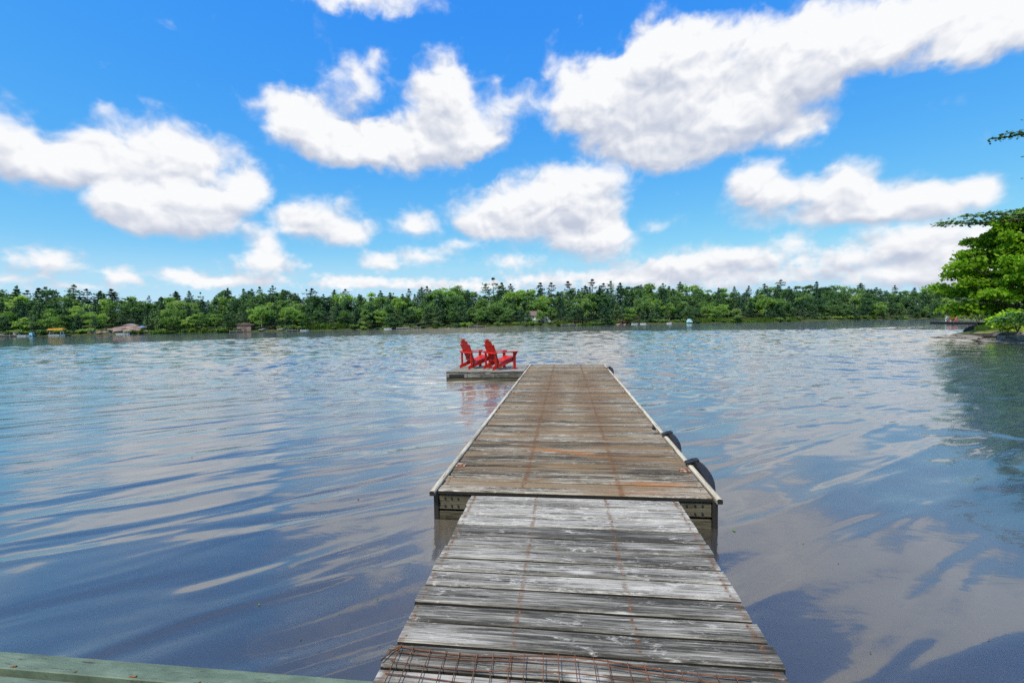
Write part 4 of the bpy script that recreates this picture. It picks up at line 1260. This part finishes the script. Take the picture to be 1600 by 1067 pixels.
# ------------------------------------------------------------------ small dock on the right with chairs
a_ = Vector((*ground_at(1465, 502.5, .35), 0)); b_ = Vector((*ground_at(1540, 503.3, .35), 0))
L = (b_ - a_).length; an = math.atan2(b_.y - a_.y, b_.x - a_.x)
sd = empty('small_dock', (a_.x, a_.y, 0), an); tag(sd, 'small dark dock sticking out from the distant bank by the bright tree', 'dock')
for i in range(int(L / .5)):
    mb = MB(); mb.box(i * .5, i * .5 + .48, -1.1, 1.1, .28, .36, .01); mb.build('plank', M['beam'], sd)
for s in (-1, 1):
    mb = MB(); mb.box(0, L, s * 1.0 - .05, s * 1.0 + .05, -.05, .275, 0); mb.build('side_beam', M['steel'], sd)
for i in range(4):
    mb = MB(); mb.tube([(.4 + i * L / 3.6, 1.16, -1.5), (.4 + i * L / 3.6, 1.16, .5)], .06, 6); mb.build('post', M['steel'], sd)
for px, mm, lab in ((1484, M['white'], 'tiny white garden chair on the small dock, left of the faded red one'), (1490, M['pinkwhite'], 'tiny faded red garden chair on the small dock')):
    x, y = ground_at(px, 502.6, .36)
    c_ = chair((x, y, .362), R(60), lab, mm, 'garden chairs on the small dock'); c_.scale = (1.15, 1.15, 1.15)

# ------------------------------------------------------------------ far shore: cottage, boathouse, boats, docks
def P_(root, name, m, *b, ch=0.0):
    mb = MB(); mb.box(*b, ch); return mb.build(name, m, root)
M['wall_white'] = plain('cottage_white', (0.72, 0.71, 0.69), .6, .06, 2)
M['brown_wall'] = plain('cottage_brown', (0.17, 0.12, 0.09), .8, .2, 2)
M['roof_brown'] = plain('roof_brown', (0.16, 0.115, 0.095), .85, .25, 3)
M['glass'] = plain('window_glass', (0.03, 0.04, 0.05), .1, .1, 3, spec=.8)
M['yellow'] = plain('yellow_canvas', (0.72, 0.36, 0.05), .7, .1, 3)
M['skyblue'] = plain('pale_blue_paint', (0.28, 0.56, 0.68), .6, .1, 3)
M['tarp'] = plain('blue_tarp', (0.10, 0.20, 0.42), .6, .15, 3)
M['grey_wood'] = plain('grey_boards', (0.30, 0.28, 0.26), .85, .25, 3)
M['pinkwall'] = plain('pinkish_boards', (0.26, 0.17, 0.15), .85, .2, 3)
face = math.atan2(S_DIR.y, S_DIR.x)
def far_empty(name, px, inl, label, cat, group=None, z=None, rz=0.0):
    x, y = shore_xy(px, inl)
    o = empty(name, (x, y, far_z(x, y) if z is None else z), face + rz); tag(o, label, cat, group)
    return o
ct = far_empty('cottage', 836, 5.5, 'white cottage with brown roof half hidden among the far trees', 'cottage')
ct.scale = (.72, .72, .72)
P_(ct, 'foundation', M['brown_wall'], -3.6, 3.6, -1.6, 3.2, -.6, .75)
P_(ct, 'wall', M['wall_white'], -3.5, 3.5, -1.5, 3.1, .753, 2.5)
mb = MB(); mb.add([(-3.9, -1.9, 2.45), (3.9, -1.9, 2.45), (3.9, 3.5, 2.45), (-3.9, 3.5, 2.45), (-2.6, .8, 4.2), (2.6, .8, 4.2)], [(3, 2, 1, 0), (0, 1, 5, 4), (1, 2, 5), (2, 3, 4, 5), (3, 0, 4)])
rf = mb.build('roof', M['roof_brown'], ct); P_(rf, 'chimney', M['pinkwall'], 1.2, 1.7, .3, .8, 3.5, 4.7)
for wx in (-2.6, -1.0, 0.8, 2.4):
    w_ = P_(ct, 'window', M['white'], wx - .5, wx + .5, -1.53, -1.503, 1.2, 2.2); P_(w_, 'pane', M['glass'], wx - .42, wx + .42, -1.545, -1.532, 1.28, 2.12)
dk_ = P_(ct, 'veranda', M['white'], -2.4, 2.8, -2.9, -1.62, .70, .82)
for wx in np.arange(-2.35, 2.8, .64): P_(dk_, 'post', M['white'], wx, wx + .07, -2.88, -2.81, -.5, 1.5)
P_(dk_, 'handrail', M['white'], -2.4, 2.8, -2.9, -2.79, 1.503, 1.58)
st = far_empty('outdoor_stair', 855, 3.6, 'white outdoor stair to the right of the cottage', 'stairs')
for i in range(6): P_(st, 'step', M['white'], -.5 + i * .2, .4 + i * .2 - .2, -.4, .4, 1.5 - i * .28, 1.62 - i * .28)
P_(st, 'newel', M['white'], -.72, -.53, -.2, .2, -.2, 2.5)
bh = far_empty('boathouse', 383, 1.2, 'pinkish little boathouse at the far water line', 'boathouse')
P_(bh, 'wall', M['pinkwall'], -1.5, 1.5, -.6, 1.6, -.3, 1.3)
mb = MB(); mb.prism([(-1.75, 0), (1.75, 0), (0, .55)], -.8, 1.8, Matrix.Translation((0, 0, 1.303)) @ Matrix.Rotation(R(90), 4, 'X') @ Matrix.Scale(-1, 4, (0, 0, 1))); mb.build('roof', M['roof_brown'], bh)
d_ = P_(bh, 'door', M['brown_wall'], -.7, .5, -.64, -.603, -.1, 1.05); P_(d_, 'handle', M['steel'], .3, .36, -.67, -.643, .4, .5)

def hull(mb, L, Wd, Hh):
    out = [(-.5, -.45), (-.46, -.5), (.2, -.5), (.4, -.3), (.5, 0), (.4, .3), (.2, .5), (-.46, .5), (-.5, .45)]
    lo = [(x * L * .94, y * Wd * .7, 0) for x, y in out]; hi = [(x * L, y * Wd, Hh + (.08 * Hh if x > .3 else 0)) for x, y in out]; inn = [(x * L * .92, y * Wd * .82, Hh * .55) for x, y in out]
    n_ = len(out); vs = lo + hi + inn
    fs = [tuple(range(n_ - 1, -1, -1))] + [(i, (i + 1) % n_, n_ + (i + 1) % n_, n_ + i) for i in range(n_)] + [(n_ + i, n_ + (i + 1) % n_, 2 * n_ + (i + 1) % n_, 2 * n_ + i) for i in range(n_)] + [tuple(range(2 * n_, 3 * n_))]
    mb.add(vs, fs)
def boat(px, L, label, m=None, rz=0.0, inl=-1.2, canopy=None, motor=True):
    o = far_empty('boat', px, inl, label, 'boat', 'boats along the far shore', z=-.08, rz=rz)
    mb = MB(); hull(mb, L, L * .36, .42); mb.build('hull', m or M['white'], o)
    for xx in (-.2, .1): P_(o, 'seat', M['grey_wood'], L * xx, L * xx + .25, -L * .13, L * .13, .33, .42)
    if motor: P_(o, 'outboard_motor', M['steel'], -L * .5 - .22, -L * .5 + .02, -.12, .12, .2, .85, ch=.04)
    if canopy:
        for xx in (-.38, .30):
            for yy in (-.15, .15):
                mb = MB(); mb.tube([(L * xx, L * yy, .4), (L * xx, L * yy, 1.35)], .03, 5); mb.build('canopy_pole', M['white'], o)
        mb = MB(); mb.prism([(-.55 * L, 0), (.5 * L, 0), (.46 * L, .30), (.1 * L, .42), (-.4 * L, .36)], -L * .22, L * .22, Matrix.Translation((0, 0, 1.33)) @ Matrix.Rotation(R(90), 4, 'X')); mb.build('canopy', canopy, o)
boat(90, 2.9, 'white boat under a yellow canopy on the far shore', canopy=M['yellow'])
boat(38, 2.2, 'small white boat next to the pale blue box', rz=.1)
boat(193, 2.7, 'white boat lying below the bare rocky slope', rz=-.1)
boat(476, 1.9, 'pale boat drawn up left end of the bright reeds', rz=.2)
boat(606, 1.9, 'low white boat alone left of the white jetty', motor=False)
boat(992, 1.9, 'white boat left of a pair past the brown shrub', rz=.1, motor=False)
boat(1005, 1.8, 'white boat right of a pair past the brown shrub', rz=-.2)
boat(1046, 1.5, 'tiny white boat left of the blue tent', motor=False)
def jetty(px, L, label, m, inl=-.8):
    o = far_empty('jetty', px, inl, label, 'jetty', 'jetties on the far shore', z=0)
    for i in range(int(L / .45)): P_(o, 'plank', m, -L / 2 + i * .45, -L / 2 + i * .45 + .43, -.6, .6, .28, .36)
    P_(o, 'side_beam', M['steel'], -L / 2, L / 2, -.55, -.47, .02, .277)
    for xx in (-L / 2 + .1, 0, L / 2 - .1):
        mb = MB(); mb.tube([(xx, -.64, -1), (xx, -.64, .6)], .05, 5); mb.build('post', M['grey_wood'], o)
jetty(20, 3.4, 'grey jetty at the far left below the dark evergreens', M['grey_wood'])
jetty(372, 3.2, 'grey jetty beside the pinkish boathouse', M['grey_wood'])
jetty(458, 2.6, 'grey jetty just left of the bright reeds', M['grey_wood'])
jetty(630, 3.2, 'white jetty with rails left of the chairs on the far shore', M['white'])
jetty(652, 1.8, 'short dark jetty right of the white jetty', M['grey_wood'])
jetty(745, 4.4, 'long pale jetty directly behind the two red chairs', M['grey_wood'])
jetty(888, 4.4, 'low grey jetty below the cottage lawn', M['grey_wood'])
bxo = far_empty('storage_box', 50, -.6, 'pale blue box standing on the far left shore', 'box', z=.1); P_(bxo, 'body', M['skyblue'], -.3, .3, -.3, .3, 0, .62, ch=.03); P_(bxo, 'lid', M['skyblue'], -.33, .33, -.33, .33, .625, .70, ch=.02)
shd = far_empty('shed', 27, .6, 'small grey shed on the far left shore', 'shed'); P_(shd, 'wall', M['grey_wood'], -.45, .45, -.4, .4, -.3, .62); P_(shd, 'roof', M['roof_brown'], -.52, .52, -.47, .47, .625, .70)
um = far_empty('parasol', 223, 2.0, 'blue parasol standing on the bare rocky slope', 'parasol')
mb = MB(); mb.tube([(0, 0, -.2), (0, 0, 1.45)], .03, 6); mb.build('pole', M['white'], um)
mb = MB(); rg_ = [(.85 * math.cos(a), .85 * math.sin(a), 1.15) for a in np.arange(8) * math.pi / 4]; mb.add(rg_ + [(0, 0, 1.5)], [(i, (i + 1) % 8, 8) for i in range(8)]); mb.build('canopy', M['tarp'], um)
hut = far_empty('hut', 204, 7.5, 'grey roofed hut at the top of the bare rocky slope', 'hut'); P_(hut, 'wall', M['pinkwall'], -1.0, 1.0, -.5, .8, -.4, .8)
mb = MB(); mb.prism([(-1.25, 0), (1.25, 0), (0, .4)], -.7, 1.0, Matrix.Translation((0, 0, .803)) @ Matrix.Rotation(R(90), 4, 'X') @ Matrix.Scale(-1, 4, (0, 0, 1))); mb.build('roof', M['grey_wood'], hut)
tn = far_empty('tent', 1077, .6, 'pale blue tent at the left end of the long grassy strip', 'tent')
mb = MB(); mb.prism([(-.8, 0), (.8, 0), (.1, .95), (-.1, .95)], -.6, .6, Matrix.Rotation(R(90), 4, 'X')); mb.build('canopy', M['skyblue'], tn)
P_(tn, 'door_flap', M['white'], -.25, .25, -.63, -.605, .02, .5)

# ------------------------------------------------------------------ leaves drifting on the water
mb = MB(); mb.add([(-.5, 0, 0), (-.15, -.28, .03), (.3, -.2, .02), (.55, 0, .06), (.25, .24, .02), (-.2, .26, .03)], [(0, 1, 2, 3, 4, 5)])
lf = [mb.mesh('floating_leaf', M[k_]) for k_ in ('leaf_mid', 'reed', 'shrub_brown')]
spots = [(1147, 829, 0, .045, 'small green leaf afloat close to the dock corner')] + [(px, py, random.randrange(3), random.uniform(.010, .022) * (1 if py > 800 else 1.8), 'small leaf adrift on the calm water %s the dock' % ('left of' if px < 850 else 'right of'))
        for px, py in ((1210, 645), (1170, 642), (1440, 668), (1330, 705), (1255, 850), (1360, 1020), (1310, 880), (560, 780), (640, 880), (530, 960), (590, 935), (405, 945), (470, 1000), (300, 715), (640, 650), (200, 690), (520, 610), (1545, 1000))]
for px, py, v, s, lab in spots:
    x, y = ground_at(px, py)
    o = link('floating_leaf', lf[v], None, (x, y, .004), (0, 0, random.uniform(0, 6.28))); o.scale = (s, s, s)
    tag(o, lab, 'leaf', 'leaves drifting on the water')

# ------------------------------------------------------------------ labels: where several alike stand together, say which one
by = {}
for o in list(C.objects):
    if o.parent is None and 'label' in o and 'group' in o: by.setdefault(o['label'], []).append(o)
NUM = ['', '', 'two', 'three', 'four', 'five', 'six', 'seven', 'eight', 'nine', 'ten']
ORD = ['leftmost', 'second from left', 'third from left', 'fourth from left', 'fifth from left', 'sixth from left', 'seventh from left', 'eighth from left', 'ninth from left', 'tenth from left', 'eleventh from left', 'twelfth from left', 'thirteenth from left', 'fourteenth from left', 'fifteenth from left']
for lab, os_ in by.items():
    n_ = len(os_)
    if n_ < 2 or n_ > 15: continue
    os_.sort(key=lambda o: px_of(o.location.x, o.location.y))
    for i, o in enumerate(os_):
        w_ = 'rightmost' if i == n_ - 1 else ORD[i]
        o['label'] = '%s, %s' % (lab, w_)
